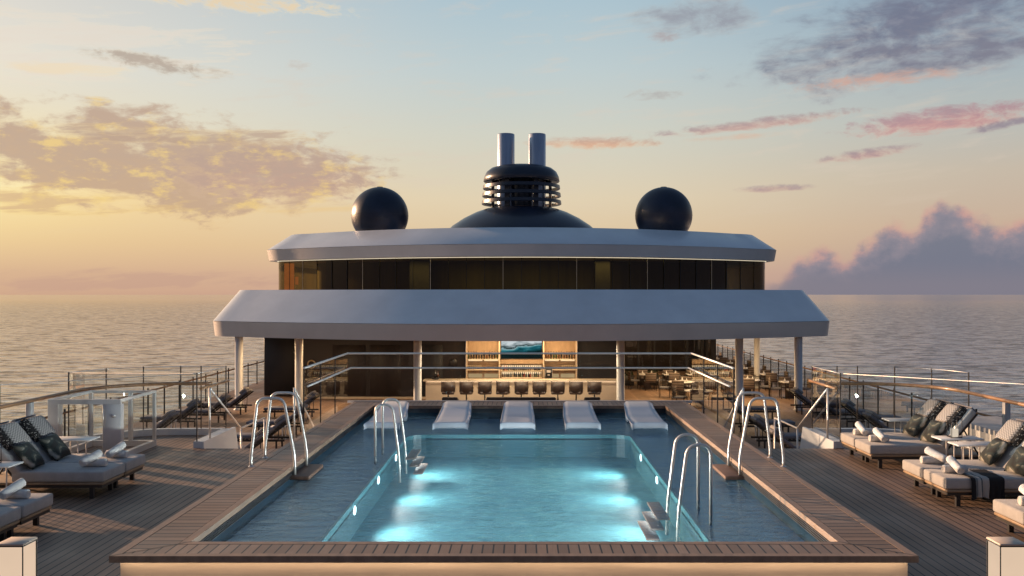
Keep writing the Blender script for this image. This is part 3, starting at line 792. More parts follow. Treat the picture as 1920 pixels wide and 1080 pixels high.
# upper roof
uA = outline(12.90, 40.0, 45.7, 1.6); uB = outline(12.98, 39.92, 45.62, 1.6); uC = outline(12.1, 41.35, 46.9, 1.6)
mb = MB(); loft(mb, [(uB, 5.23), (uC, 6.06), (outline(11.85, 41.6, 47.1, 1.5), 6.06), (outline(11.8, 41.65, 47.15, 1.5), 5.5)], smooth=True)
capface(mb, outline(11.8, 41.65, 47.15, 1.5), 5.5); H(mb, 'upper_roof_slope', M['white'])
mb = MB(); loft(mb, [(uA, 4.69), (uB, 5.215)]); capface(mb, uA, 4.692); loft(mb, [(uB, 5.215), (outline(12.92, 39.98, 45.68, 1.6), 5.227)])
H(mb, 'upper_roof_lip', M['lip_bounce'])
# lower storey walls (bar level)
mb = MB(); mb.box(-9.95, -2.56, 41.3, 41.5, ZL, 1.26); H(mb, 'brown_wall', M['brownwall'])
for (xa, xb) in ((-8.6,-7.1),(-6.9,-5.5),(-4.6,-3.6)):
    mb = MB(); mb.box(xa, xb, 41.27, 41.297, ZL+0.15, 0.7, 0, 0.004, 1); H(mb, 'wall_panel', M['navywall'] if xa > -5 else M['brownwall'])
mb = MB(); mb.box(-9.95, -2.56, 41.24, 41.29, ZL, ZL+0.09); H(mb, 'skirting', M['barfront'])
mb = MB(); mb.box(-12.1, -10.35, 42.6, 43.0, ZL, 1.26, 0, 0.01, 1); H(mb, 'slate_panel', M['navywall'])
mb = MB(); mb.box(-10.3, -9.97, 41.3, 60, ZL, 1.26); H(mb, 'side_wall', M['brownwall'])
mb = MB(); mb.box(2.56, 4.5, 41.3, 41.5, ZL, 1.26); H(mb, 'dark_wall', M['navywall'])
mb = MB(); mb.box(4.5, 10.6, 56, 56.2, ZL, 1.26); H(mb, 'restaurant_back_wall', M['brownwall'])
mb = MB(); mb.box(4.36, 4.5, 41.5, 56, ZL, 1.26); H(mb, 'partition', M['barwood'])
mb = MB(); mb.quad((4.5,50,ZL+.1),(10.6,50,ZL+.1),(10.6,50,1.26),(4.5,50,1.26)); H(mb, 'facade_glass', M['barglass'])
mb = MB(); mb.quad((10.6,50.05,ZL+.1),(10.6,80,ZL+.1),(10.6,80,1.26),(10.6,50.05,1.26)); H(mb, 'facade_glass', M['barglass'])
for xx in (4.6,5.5,6.4,7.3,8.2,9.1,9.9,10.2,10.55):
    mb = MB(); w = 0.14 if xx > 10.4 else 0.05
    mb.box(xx-w, xx+w, 49.9, 50.1, ZL, 1.27); H(mb, 'facade_mullion', M['black'])
for k in range(10):
    mb = MB(); mb.box(10.52, 10.68, 52.5+k*2.6, 52.62+k*2.6, ZL, 1.27); H(mb, 'facade_mullion', M['black'])
# columns
def column(X, Y, r=0.155):
    mb = MB(); mb.lathe([(r*1.25,0),(r*1.25,0.04),(r,0.06),(r,3.03),(0,3.03)], (X, Y, ZL), 24)
    H(mb, 'column', M['column'])
def colx(px, Y): return CX+(px-982)*Y/F
for px, Y in ((448,37.3),(560.5,36.8),(783,35.6),(1163.5,35.6),(1386,36.8),(1497,37.2),(1419.5,46.0)): column(colx(px, Y), Y, 0.16 if Y < 40 else 0.15)

# radomes and funnel
def radome(sg, label):
    o = thing('radome', label, 'radome', (sg*7.2, 46, 5.5), 0, 'navy radomes on the roof')
    mb = MB(); prof = [(1.44*math.sin(PI*k/28), -1.44*math.cos(PI*k/28)) for k in range(29)]
    prof[0] = (0, prof[0][1]); prof[-1] = (0, prof[-1][1])
    mb.lathe(prof, (0,0,1.50), 48); mb.build('dome', M['navy'], o)
    mb = MB(); mb.lathe([(0.8,0),(0.8,0.12),(0.72,0.3)], (0,0,0), 32); mb.build('pedestal', M['navy_matt'], o)
    mb = MB()
    prof = [(1.443, -0.012),(1.447,0.0),(1.443,0.012)]
    mb.lathe(prof, (0,0,1.50), 48); mb.build('seam_ring', M['navy_matt'], o)
    mb = MB(); mb.lathe([(0.16,-0.005),(0.15,0.02),(0,0.025)], (0,0,2.935), 20); mb.build('top_cap', M['navy_matt'], o)
radome(-1, 'navy radome sphere on the roof left of the funnel'); radome(1, 'navy radome sphere on the roof right of the funnel')
fun = thing('funnel', 'navy louvred funnel with two steel exhaust pipes on the roof', 'funnel', (-0.02, 50, 5.5))
mb = MB(); mb.lathe([(4.75,0.0),(4.65,0.35),(4.3,0.8),(3.8,1.25),(3.2,1.65),(2.55,1.98),(2.0,2.18),(1.4,2.28),(0,2.3)], (0,0,0), 64); mb.build('dome_base', M['navy_matt'], fun)
mb = MB(); mb.lathe([(0.55,2.2),(0.55,3.9)], (0,0,0), 24); mb.build('core', M['navy_matt'], fun)
for k, (r, z) in enumerate(((2.20,2.45),(2.17,2.87),(2.13,3.29))):
    mb = MB(); mb.lathe([(r-0.16,0.03),(r-0.02,0.0),(r,0.02),(r-0.02,0.19),(r-0.06,0.20),(r-0.16,0.16),(r-0.16,0.03)], (0,0,z), 96, 0, False); mb.build('louvre_ring', M['navy_matt'], fun)
mb = MB(); mb.lathe([(1.6,3.72),(2.06,3.68),(2.10,3.72),(2.06,3.95),(1.93,4.22),(1.68,4.42),(1.3,4.53),(0.7,4.58),(0,4.58)], (0,0,0), 56); mb.build('cap', M['navy_matt'], fun)
for k in range(8):
    a = (R(12),R(-12),R(62),R(118),R(168),R(192),R(-62),R(-118))[k]
    mb = MB(); mb.box(-0.05, 0.05, -0.14, 0.14, 2.1, 3.9, M=Matrix.Rotation(a, 4, 'Z') @ Matrix.Translation((1.62,0,0))); mb.build('strut', M['navy_matt'], fun)
for sx in (-1, 1):
    mb = MB(); r = 0.475
    mb.lathe([(r,2.2),(r,6.30),(r-0.02,6.33),(r-0.05,6.30),(r-0.05,5.4),(0,5.4)], (sx*0.86,0,0), 40); mb.build('exhaust_pipe', M['steel_pipe'], fun)

# ------------------------------------------------------------------ bar
bar = thing('bar_counter', 'long cream bar counter glowing under the canopy', 'bar counter', (0, 38.4, ZL))
mb = MB(); mb.box(-4.05, 4.05, -0.05, 0.5, 0.0, 1.05); mb.build('front_panel', M['barfront'], bar)
mb = MB(); mb.box(-4.15, 4.15, -0.22, 0.6, 1.08, 1.14, 0, 0.01, 1); mb.build('counter_top', M['bartop'], bar)
mb = MB(); mb.box(-4.0, 4.0, -0.10, -0.07, 1.066, 1.078); mb.build('light_strip', M['led'], bar)
mb = MB(); mb.tube([(-3.9,-0.2,0.2),(3.9,-0.2,0.2)], 0.025, 8); mb.build('foot_rail', M['brass'], bar)
def stool():
    o = thing('bar_stool', '', 'bar stool', (0,0,0), 0, 'brown stools lined up at the bar')
    mb = MB(); mb.lathe([(0.24,0),(0.24,0.015),(0.05,0.03),(0.0,0.03)], (0,0,0), 20); mb.lathe([(0.03,0.03),(0.03,0.62)], (0,0,0), 12); mb.build('pedestal', M['black'], o)
    mb = MB(); mb.box(-0.25, 0.25, -0.22, 0.24, 0.62, 0.74, 0, 0.04); mb.build('seat', M['leather'], o)
    mb = MB(); n = 9; a = []
    for k in range(n+1):
        th = R(-78+156*k/n); a.append((0.30*math.sin(th), -0.27*math.cos(th)+0.03))
    for (p, q) in zip(a, a[1:]):
        pi, qi = (p[0]*0.86, p[1]*0.86), (q[0]*0.86, q[1]*0.86)
        mb._new([(p[0],p[1],.70),(q[0],q[1],.70),(q[0],q[1],1.14),(p[0],p[1],1.14),(pi[0],pi[1],.70),(qi[0],qi[1],.70),(qi[0],qi[1],1.14),(pi[0],pi[1],1.14)],
                [(0,1,2,3),(5,4,7,6),(3,2,6,7),(1,0,4,5)], 0, True)
    mb.build('backrest', M['leather'], o, True)
    for sx in (-1, 1):
        mb = MB(); mb.box(sx*0.30-0.015, sx*0.30+0.015, -0.02, 0.05, 0.86, 0.94, 0, 0.008, 1); mb.build('brass_clip', M['brass'], o)
    return o
ps = Proto(stool())
words = ('leftmost', 'second from left', 'third from left', 'fourth from left', 'middle', 'fourth from right', 'third from right', 'second from right', 'rightmost')
for k in range(9):
    ps(((k-4)*0.757, 37.55, ZL), R(random.uniform(-16,16)), 'brown leather bar stool, %s of the nine at the bar' % words[k])

bb = thing('back_bar', 'backlit timber back bar with shelves and two side towers', 'bar shelving', (0, 41.15, ZL))
mb = MB(); mb.box(-2.52, 2.52, 0.14, 0.34, 0, 3.0); mb.build('back_panel', M['barwood'], bb)
mb = MB(); mb.box(-2.5, 2.5, -0.42, 0.12, 0, 0.92); mb.build('base_cabinet', M['barwood'], bb)
for sx in (-1, 1):
    mb = MB()
    for xx in (1.0, 2.48): mb.box(sx*xx-0.03, sx*xx+0.03, -0.2, 0.135, 0.93, 3.0)
    mb.build('side_upright', M['barfront'], bb)
    for z in (1.32, 1.80):
        mb = MB(); mb.box(min(sx*1.04,sx*2.44), max(sx*1.04,sx*2.44), -0.2, 0.13, z, z+0.035); mb.build('shelf', M['bartop'], bb)
    for (xa, xb) in ((1.06,1.70),(1.78,2.42)):
        mb = MB(); mb.box(min(sx*xa,sx*xb), max(sx*xa,sx*xb), 0.12, 0.138, 1.72, 1.79); mb.build('backlight', M['shelfglow'], bb)
        mb = MB(); mb.box(min(sx*xa,sx*xb), max(sx*xa,sx*xb), 0.12, 0.138, 0.96, 1.14); mb.build('backlight', M['towerglow'], bb)
for z in (0.97, 1.27):
    mb = MB(); mb.box(-0.92, 0.92, -0.2, 0.13, z, z+0.03); mb.build('shelf', M['bartop'], bb)
    mb = MB(); mb.box(-0.9, 0.9, 0.12, 0.138, z+0.04, z+0.25); mb.build('backlight', M['shelfglow'], bb)
mb = MB(); mb.box(-0.98, 0.98, 0.02, 0.12, 1.60, 1.79); mb.build('header_panel', M['barwood'], bb)
tv = thing('television', 'wide screen showing dark teal waves above the bar', 'television', (0, 41.2, ZL+1.82))
mb = MB(); mb.box(-0.95, 0.95, 0.0, 0.06, 0, 1.10); mb.build('casing', M['black'], tv)
mb = MB(); mb.quad((-0.92,-0.004,0.03),(0.92,-0.004,0.03),(0.92,-0.004,1.07),(-0.92,-0.004,1.07)); mb.build('screen', M['tv'], tv)
def bottle_mesh(h, r):
    mb = MB(); mb.lathe([(0,0),(r,0.0),(r,h*0.55),(r*0.85,h*0.64),(r*0.34,h*0.74),(r*0.32,h),(0,h)], (0,0,0), 10); return mb
bm_cache = {}
def bottle(x, y, z, kind, h, label, group):
    key = (kind, round(h,2))
    if key not in bm_cache:
        o = bottle_mesh(h, 0.042).build('bottle', M['bottle_'+kind]); bm_cache[key] = o; 
    else:
        o = bm_cache[key].copy(); COL.objects.link(o)
    o.location = (x, y, z); tag(o, label, 'bottle', group)
kinds = ['amber','dark','amber','dark','dark','red','dark','green','dark','clear']
cn = {'amber':'amber','dark':'black','clear':'pale','red':'red','green':'green'}
for z, nm in ((1.0,'lower'),(1.30,'upper')):
    for k in range(20):
        kd = random.choice(kinds)
        bottle(-0.84+k*0.0885+random.uniform(-.01,.01), 41.06, ZL+z, kd, random.choice((0.26,0.24,0.22)), '%s spirit bottle on the %s of the two backlit centre shelves' % (cn[kd], nm), '%s bottles on the %s centre shelf' % (cn[kd], nm))
for sx, nm in ((-1,'left'),(1,'right')):
    for k in range(12):
        kd = random.choice(['dark','dark','amber','green'])
        bottle(sx*(1.10+k*0.118), 41.06, ZL+1.835, kd, random.choice((0.36,0.34,0.30)), '%s bottle on the high shelf %s of the screen' % (cn[kd], nm), '%s bottles on the high %s shelf' % (cn[kd], nm))
    for k in range(7):
        o = None
        key = ('glass', 0)
        if key not in bm_cache:
            mb = MB(); mb.lathe([(0.03,0),(0.005,0.01),(0.005,0.08),(0.035,0.11),(0.038,0.19)], (0,0,0), 10)
            bm_cache[key] = mb.build('wine_glass', pbr('bar_glassware', (0.45,0.38,0.28), 0.15, var=0.1)); o = bm_cache[key]
        else:
            o = bm_cache[key].copy(); COL.objects.link(o)
        o.location = (sx*(1.85+k*0.092), 41.03, ZL+1.355); tag(o, 'stemmed glass on the lit middle shelf of the %s tower' % nm, 'glass', 'glasses in the %s tower' % nm)
cm = thing('coffee_machine', 'black and steel coffee machine at the right of the centre shelves', 'coffee machine', (1.22, 40.85, ZL+0.93))
mb = MB(); mb.box(-0.15,0.15,-0.12,0.16,0,0.56,0,0.02); mb.build('body', M['black'], cm)
mb = MB(); mb.box(-0.17,-0.152,-0.1,0.1,0.15,0.45); mb.box(0.152,0.17,-0.1,0.1,0.15,0.45); mb.build('side_trim', M['steel'], cm)
mb = MB(); mb.box(-0.09,0.09,-0.135,-0.122,0.3,0.42); mb.build('display', M['steel'], cm)
mb = MB(); mb.box(-0.05,0.05,-0.2,-0.12,0.18,0.23); mb.build('spout', M['steel'], cm)
bk = thing('ice_bucket', 'dark bottle cooler at the left end of the bar top', 'bottle cooler', (-3.65, 38.5, ZL+1.14))
mb = MB(); mb.lathe([(0.13,0),(0.17,0.05),(0.17,0.08),(0,0.08)], (0,0,0), 16); mb.build('tray', M['black'], bk)
mb = bottle_mesh(0.42, 0.05); mb.build('bottle', M['bottle_dark'], bk)
o = bottle_mesh(0.36, 0.045).build('bottle', M['bottle_amber'], bk); o.location = (0.1,0.02,0.0)

lb = thing('lifebuoy', 'cream ring lifebuoy hanging on the dark brown wall', 'lifebuoy', (colx(584,41.2), 41.2, 3-131*41.2/F))
mb = MB()
mb.tube([(0.17*math.cos(2*PI*k/24), 0, 0.17*math.sin(2*PI*k/24)) for k in range(25)], 0.035, 10); o = mb.build('ring', M['ring'], lb)
mb = MB()
for k in range(4):
    a = PI/4+k*PI/2; mb.box(-0.02,0.02,-0.04,0.04,-0.04,0.04, M=Matrix.Translation((0.17*math.cos(a),0,0.17*math.sin(a))) @ Matrix.Rotation(-a,4,'Y'))
mb.build('band', M['brass'], lb)
mb = MB(); mb.lathe([(0,0.06),(0.16,0.06),(0.19,0.0)], (0,0,0), 28); o = mb.build('wall_speaker', M['black']); o.rotation_euler = (PI/2,0,0); o.location = (colx(850,41.2), 41.25, 3-128*41.2/F)
tag(o, 'round black speaker on the dark wall left of the bar shelves', 'speaker')

# low lounge seats in front of the bar
def lowseat(name, X, w, label, cat):
    o = thing(name, label, cat, (X, 35.4, ZL), 0)
    mb = MB(); mb.box(-w/2, w/2, -0.4, 0.4, 0.08, 0.42, 0, 0.04); mb.build('seat', M['charcoal'], o)
    mb = MB(); mb.box(-w/2, w/2, -0.42, -0.26, 0.40, 0.78, 0, 0.05); mb.build('backrest', M['charcoal'], o)
    for sx in (-1, 1):
        mb = MB(); mb.box(sx*(w/2-0.07)-0.05, sx*(w/2-0.07)+0.05, -0.40, 0.4, 0.405, 0.62, 0, 0.03); mb.build('armrest', M['charcoal'], o)
        for yy in (-0.34, 0.34):
            mb = MB(); mb.box(sx*(w/2-0.08)-0.02, sx*(w/2-0.08)+0.02, yy-0.02, yy+0.02, 0, 0.08); mb.build('leg', M['black'], o)
lowseat('sofa', 0.0, 2.7, 'long charcoal sofa in front of the bar stools', 'sofa')
lowseat('armchair', -2.75, 0.62, 'small charcoal armchair left of the bar sofa', 'armchair')
lowseat('armchair', 2.75, 0.62, 'small charcoal armchair right of the bar sofa', 'armchair')

# ------------------------------------------------------------------ loungers on the upper deck
LW = 0.735
def deck_lounger(fl):
    """foot end at x=0, head towards +x, width along y, centred"""
    o = thing('sun_lounger', '', 'sun lounger', (0,0,0), 0, 'grey sun loungers on the pool deck')
    w = LW/2
    mb = MB(); mb.box(0.02, 1.95, -w+0.01, w-0.01, 0.205, 0.240, 0, 0.006, 1); mb.build('frame', M['barwood'], o)
    mb = MB(); mb.box(0.04, 1.93, -w+0.03, w-0.03, 0.16, 0.203); mb.build('under_frame', M['darkframe'], o)
    for (xx, yy) in ((0.20,-w+0.07),(0.20,w-0.07),(1.75,-w+0.07),(1.75,w-0.07)):
        mb = MB(); mb.box(xx-0.03, xx+0.03, yy-0.025, yy+0.025, 0, 0.16); mb.build('leg', M['black'], o)
    mb = MB(); mb.box(0.0, 1.36, -w+0.004, w-0.004, 0.245, 0.405, 0, 0.03, 3)
    mt = mb.build('mattress', M['cushion'], o)
    mb = MB(); mb.tube([(0.012,-w+0.02,0.385),(0.012,w-0.02,0.385)], 0.007, 6); mb.tube([(0.012,-w+0.02,0.262),(0.012,w-0.02,0.262)], 0.007, 6); mb.build('piping', M['cushion_dark'], mt)
    Mx = Matrix.Translation((1.30,0,0.30)) @ Matrix.Rotation(R(-50),4,'Y')
    mb = MB(); mb.box(0.02, 0.86, -w+0.004, w-0.004, 0.0, 0.125, 0, 0.035, 3, M=Mx); bk_ = mb.build('backrest', M['cushion'], o)
    mb = MB(); mb.box(0.02, 0.85, -w+0.03, w-0.03, -0.035, -0.004, M=Mx); mb.build('back_panel', M['darkframe'], bk_)
    mb = MB(); mb.tube([tuple(Mx @ Vector((0.5,sx*(w-0.08),-0.035))) for sx in (-1,)]+[(1.90,-w+0.08,0.24)], 0.014, 6)
    mb.tube([tuple(Mx @ Vector((0.5,(w-0.08),-0.035)))]+[(1.90,w-0.08,0.24)], 0.014, 6); mb.build('back_strut', M['black'], bk_)
    # folded towel strap over the top of the back and the head pillow
    Mp = Mx @ Matrix.Translation((0.60,0,0.155))
    mb = MB(); mb.box(-0.20, 0.22, *((-0.29, 0.17) if fl < 0 else (-0.17, 0.29)), -0.07, 0.09, 0, 0.075, 4, M=Mp); hp = mb.build('head_pillow', M['weave'], o)
    mb = MB(); mb.box(-0.205, 0.225, *((0.17, 0.295) if fl < 0 else (-0.295, -0.17)), -0.06, 0.094, 0, 0.07, 4, M=Mp); mb.build('dotted_band', M['dots'], hp)
    mb = MB(); mb.box(0.865, 0.885, -w+0.05, w-0.05, 0.02, 0.12, M=Mx); mb.build('pillow_weight', M['cushion_dark'], hp)
    return o
pls = {1: Proto(deck_lounger(1)), -1: Proto(deck_lounger(-1))}
def towel_mesh():
    mb = MB(); n = 20; L_ = 0.36; r = 0.058
    prof = [(0,0.012),(0.018,0.004),(0.03,0.010),(0.042,0.0),(r,0.012),(r*1.02,0.05),(r,L_*0.5),(r*1.03,L_-0.05),(r,L_-0.012),(0.042,L_),(0.03,L_-0.01),(0.018,L_-0.004),(0,L_-0.012)]
    mb.lathe(prof, (0,0,0), n)
    return mb.build('rolled_towel', M['towel'])
towel0 = None
def towel(loc, direction, label):
    global towel0
    if towel0 is None: towel0 = towel_mesh(); o = towel0
    else: o = towel0.copy(); COL.objects.link(o)
    o.rotation_euler = Vector(direction).to_track_quat('Z','Y').to_euler(); o.location = loc
    tag(o, label, 'towel', 'white rolled towels on the pool deck loungers')
def cushion_mesh():
    mb = MB(); n = 12; sz = 0.23
    for sgn in (1, -1):
        g_ = []
        for i in range(n+1):
            row = []
            for j in range(n+1):
                u, v = -1+2*i/n, -1+2*j/n
                pinch = 1-0.10*(1-abs(u))*abs(v)**3 - 0.0
                h = 0.085*((1-u**4)*(1-v**4))**0.55
                row.append(mb.bm.verts.new((u*sz*(1-0.07*(1-v*v)), v*sz*(1-0.07*(1-u*u)), sgn*h)))
            g_.append(row)
        for i in range(n):
            for j in range(n):
                f = mb.bm.faces.new((g_[i][j], g_[i+1][j], g_[i+1][j+1], g_[i][j+1])); f.smooth = True
    return mb.build('throw_cushion', M['painterly'], None, True)
cush0 = None
def cushion(loc, rot, label):
    global cush0
    if cush0 is None: cush0 = cushion_mesh(); o = cush0
    else: o = cush0.copy(); COL.objects.link(o)
    o.rotation_euler = rot; o.location = loc; tag(o, label, 'cushion', 'dark painterly cushions on the loungers')
def set_pair(sg, y0, where, cut_near=False):
    """y0 = near edge of the pair; loungers feet towards the pool"""
    for k, nm in ((0,'nearer'),(1,'farther')):
        Y = y0+LW/2+k*(LW+0.025); X = sg*6.05
        pls[sg]((X, Y, 0), 0 if sg > 0 else PI, 'grey cushioned sun lounger, %s one of the %s' % (nm, where))
        towel((X+sg*0.14, Y+random.uniform(-.02,.06), 0.463), (sg, random.uniform(-.15,.15), 0), 'rolled towel lying flat on the %s lounger, %s' % (nm, where))
        towel((X+sg*random.uniform(.22,.30), Y+0.12, 0.60), (sg*random.uniform(-.1,.55), -0.95, -0.34), 'rolled towel propped crosswise on the %s lounger, %s' % (nm, where))
        cushion((X+sg*1.24, Y-0.06+random.uniform(-.05,.05), 0.60), (random.uniform(-.12,.12), -sg*R(52), R(random.uniform(-14,14))), 'dark cushion on the %s lounger, %s' % (nm, where))
set_pair(1, 15.58, 'far right pair on the deck')
set_pair(1, 12.78, 'middle right pair on the deck')
set_pair(1, 10.03, 'near right pair cut by the frame')
set_pair(-1, 13.27, 'far left pair on the deck')
set_pair(-1, 10.38, 'near left pair cut by the frame')
# throw draped over the nearer lounger of the middle right pair
mb = MB(); path = []
y_e = 12.78
for k in range(9): path.append((y_e+0.62-0.62*k/9, 0.412+0.004*math.sin(k*1.7)))
path += [(y_e-0.012,0.405),(y_e-0.03,0.37),(y_e-0.035,0.30),(y_e-0.038,0.2),(y_e-0.04,0.10)]
NX = 26; rows = []
for i in range(NX+1):
    u = i/NX; r_ = []
    for j, (yy, zz) in enumerate(path):
        hang = max(0, j-8)/5
        fold = 0.018*math.sin(u*34+j*0.35)*(0.35+hang)
        xx = 6.40+u*0.44+0.10*(1-j/len(path))*(u-0.3)
        r_.append(mb.bm.verts.new((xx-6.8, yy-fold*hang - 0.01 - y_e, zz+abs(fold)*(0.6 if hang == 0 else 0)+(0.05*math.sin(u*5) if j == len(path)-1 else 0))))
    rows.append(r_)
for a, b_ in zip(rows, rows[1:]):
    for j in range(len(path)-1):
        f = mb.bm.faces.new((a[j], a[j+1], b_[j+1], b_[j])); f.smooth = True
o = mb.build('throw_blanket', M['stripes']); o.location = (6.8, y_e, 0.004)
tag(o, 'black, grey and white striped throw draped over a right lounger side', 'blanket')

def side_table():
    o = thing('side_table', '', 'side table', (0,0,0), 0, 'white side tables beside the loungers')
    mb = MB(); mb.box(-0.36, 0.36, -0.19, 0.19, 0.575, 0.600, 0, 0.005, 1); mb.build('table_top', M['tabletop'], o)
    for (xx, yy) in ((-0.12,-0.14),(-0.12,0.14),(0.14,-0.14),(0.14,0.14)):
        mb = MB(); mb.tube([(xx,yy,0.012),(xx,yy,0.576)], 0.011, 8); mb.build('leg', M['whitemetal'], o)
    mb = MB(); mb.box(-0.2, 0.22, -0.17, 0.17, 0, 0.012); mb.build('base', M['whitemetal'], o)
    return o
pt = Proto(side_table())
pt((7.38, 15.22, 0), 0, 'white side table with a lantern by the far right loungers')
pt((7.38, 14.62, 0), 0, 'empty white side table behind the middle right loungers')
pt((7.42, 17.45, 0), 0, 'white side table beyond the far right loungers')
pt((-7.45, 12.85, 0), 0, 'white side table with a lantern between the left lounger pairs')
pt((-7.42, 15.15, 0), 0, 'white side table beyond the far left loungers')
def lantern():
    o = thing('candle_lantern', '', 'lantern', (0,0,0), 0, 'black candle lanterns on side tables')
    h, w = 0.34, 0.085
    mb = MB()
    for sx in (-1,1):
        for sy in (-1,1): mb.tube([(sx*w,sy*w,0),(sx*w,sy*w,h)], 0.006, 6)
    for z in (0.006, h):
        q = [(-w,-w,z),(w,-w,z),(w,w,z),(-w,w,z),(-w,-w,z)]
        for a, b_ in zip(q, q[1:]): mb.tube([a,b_], 0.006, 6)
    mb.build('frame', M['black'], o)
    mb = MB(); mb.lathe([(0,0.012),(0.055,0.012),(0.06,0.03),(0.06,0.14)], (0,0,0), 20); mb.build('candle', M['candle'], o)
    mb = MB(); mb.lathe([(0.062,0.012),(0.066,0.05),(0.066,0.20),(0.045,0.235),(0.04,0.26)], (0,0,0), 20); mb.build('glass_chimney', M['glass'], o)
    mb = MB(); mb.lathe([(0,0.145),(0.008,0.155),(0.005,0.175),(0,0.19)], (0,0,0), 8); mb.build('flame', M['flame'], o)
    return o
pn = Proto(lantern())
pn((7.34, 15.24, 0.60), 0, 'black framed candle lantern on the right side table')
pn((-7.44, 12.85, 0.60), 0, 'black framed candle lantern on the left side table')

# low white glass-sided enclosure on the left
en = thing('glass_enclosure', 'low white framed glass enclosure with shower pillar on the left deck', 'glass enclosure', (-7.85, 17.2, 0))
x0, x1, y0, y1, h = -0.66, 0.66, -0.8, 0.8, 1.10
mb = MB(); mb.box(x0, x1, y0, y0+.09, 0, 0.11); mb.box(x0, x1, y1-.09, y1, 0, 0.11); mb.box(x0, x0+.09, y0+.09, y1-.09, 0, 0.11); mb.box(x1-.09, x1, y0+.09, y1-.09, 0, 0.11); mb.build('base_sill', M['whitemetal'], en)
mb = MB(); mb.box(x0, x1, y0, y0+.06, h-.09, h); mb.box(x0, x1, y1-.06, y1, h-.05, h-.002); mb.box(x0, x0+.06, y0+.06, y1-.06, h-.05, h-.002); mb.box(x1-.05, x1, y0+.06, y1-.06, h-.05, h-.002); mb.build('top_rail', M['whitemetal'], en)
for (xx, yy, w) in ((x0+.09, y0+.09, .09), (x0+.04, y1-.04, .03), (x1-.03, y1-.03, .028), (x0+0.82, y1-.03, .035)):
    mb = MB(); mb.box(xx-w, xx+w, yy-min(w,.088), yy+min(w,.088), .111, h-.091 if yy < 0 else h-.051); mb.build('post', M['whitemetal'], en)
mb = MB(); mb.box(x1-.33, x1-.002, y0+.002, y0+.14, .111, h-.0915, 0, 0.004, 1); mb.build('shower_pillar', M['whitemetal'], en)
mb = MB(); mb.lathe([(0,0.02),(0.03,0.02),(0.035,0)], (0,0,0), 14); o = mb.build('tap_knob', M['steel'], en); o.rotation_euler = (PI/2,0,0); o.location = (x1-.13, y0, 0.80)
mb = MB(); mb.tube([(x1-.30,y0-.03,0.62),(x1-.30,y0-.03,0.92)], 0.012, 8); mb.build('grab_bar', M['steel'], en)
for (a, b_) in (((x1-.02,y0+.15),(x1-.02,y1-.06)), ((x0+.07,y1-.03),(x1-.07,y1-.03)), ((x0+.03,y0+.19),(x0+.03,y1-.08)), ((x0+.19,y0+.04),(x1-.335,y0+.04))):
    mb = MB(); mb.quad((a[0],a[1],.112),(b_[0],b_[1],.112),(b_[0],b_[1],h-.093),(a[0],a[1],h-.093)); mb.build('glass_panel', M['glass'], en)
# white louvred vent outside the right railing
vt = thing('louvred_vent', 'white slatted vent housing outside the right railing', 'vent', (9.75, 18.4, ZL))
mb = MB(); mb.box(-0.55, 0.55, -1.3, 1.3, 0, 2.02); mb.build('housing', M['whitemetal'], vt)
for k in range(14):
    mb = MB(); mb.box(-0.56, 0.56, -1.27+k*0.18, -1.20+k*0.18, 2.022, 2.12); mb.build('slat', M['whitemetal'], vt)

# floor lanterns at the bottom corners
def floor_lamp(X, label):
    o = thing('deck_lamp', label, 'deck lamp', (X, 8.15, 0), 0, 'square glowing deck lamps')
    w, h = 0.115, 0.79
    mb = MB(); mb.box(-w+.006, w-.006, -w+.006, w-.006, 0.03, h-.03, 0); mb.build('glowing_panel', M['lampglow'], o)
    mb = MB()
    for sx in (-1,1):
        for sy in (-1,1): mb.box(sx*w-.004 if sx > 0 else sx*w-.004, sx*w+.004, sy*w-.004, sy*w+.004, 0.0, h-.022)
    mb.build('corner_trim', M['darkframe'], o)
    mb = MB(); mb.box(-w-.006, w+.006, -w-.006, w+.006, h-.020, h, 0, 0.004, 1); mb.build('top_cap', M['panel'], o)
    mb = MB(); mb.box(-w-.004, w+.004, -w-.004, w+.004, h-.030, h-.021); mb.build('seam', M['darkframe'], o)
    mb = MB(); mb.box(-w-.004, w+.004, -w-.004, w+.004, 0.0, 0.03); mb.build('base', M['darkframe'], o)
floor_lamp(-4.455, 'square glowing deck lamp at the bottom left corner'); floor_lamp(4.44, 'square glowing deck lamp at the bottom right corner')

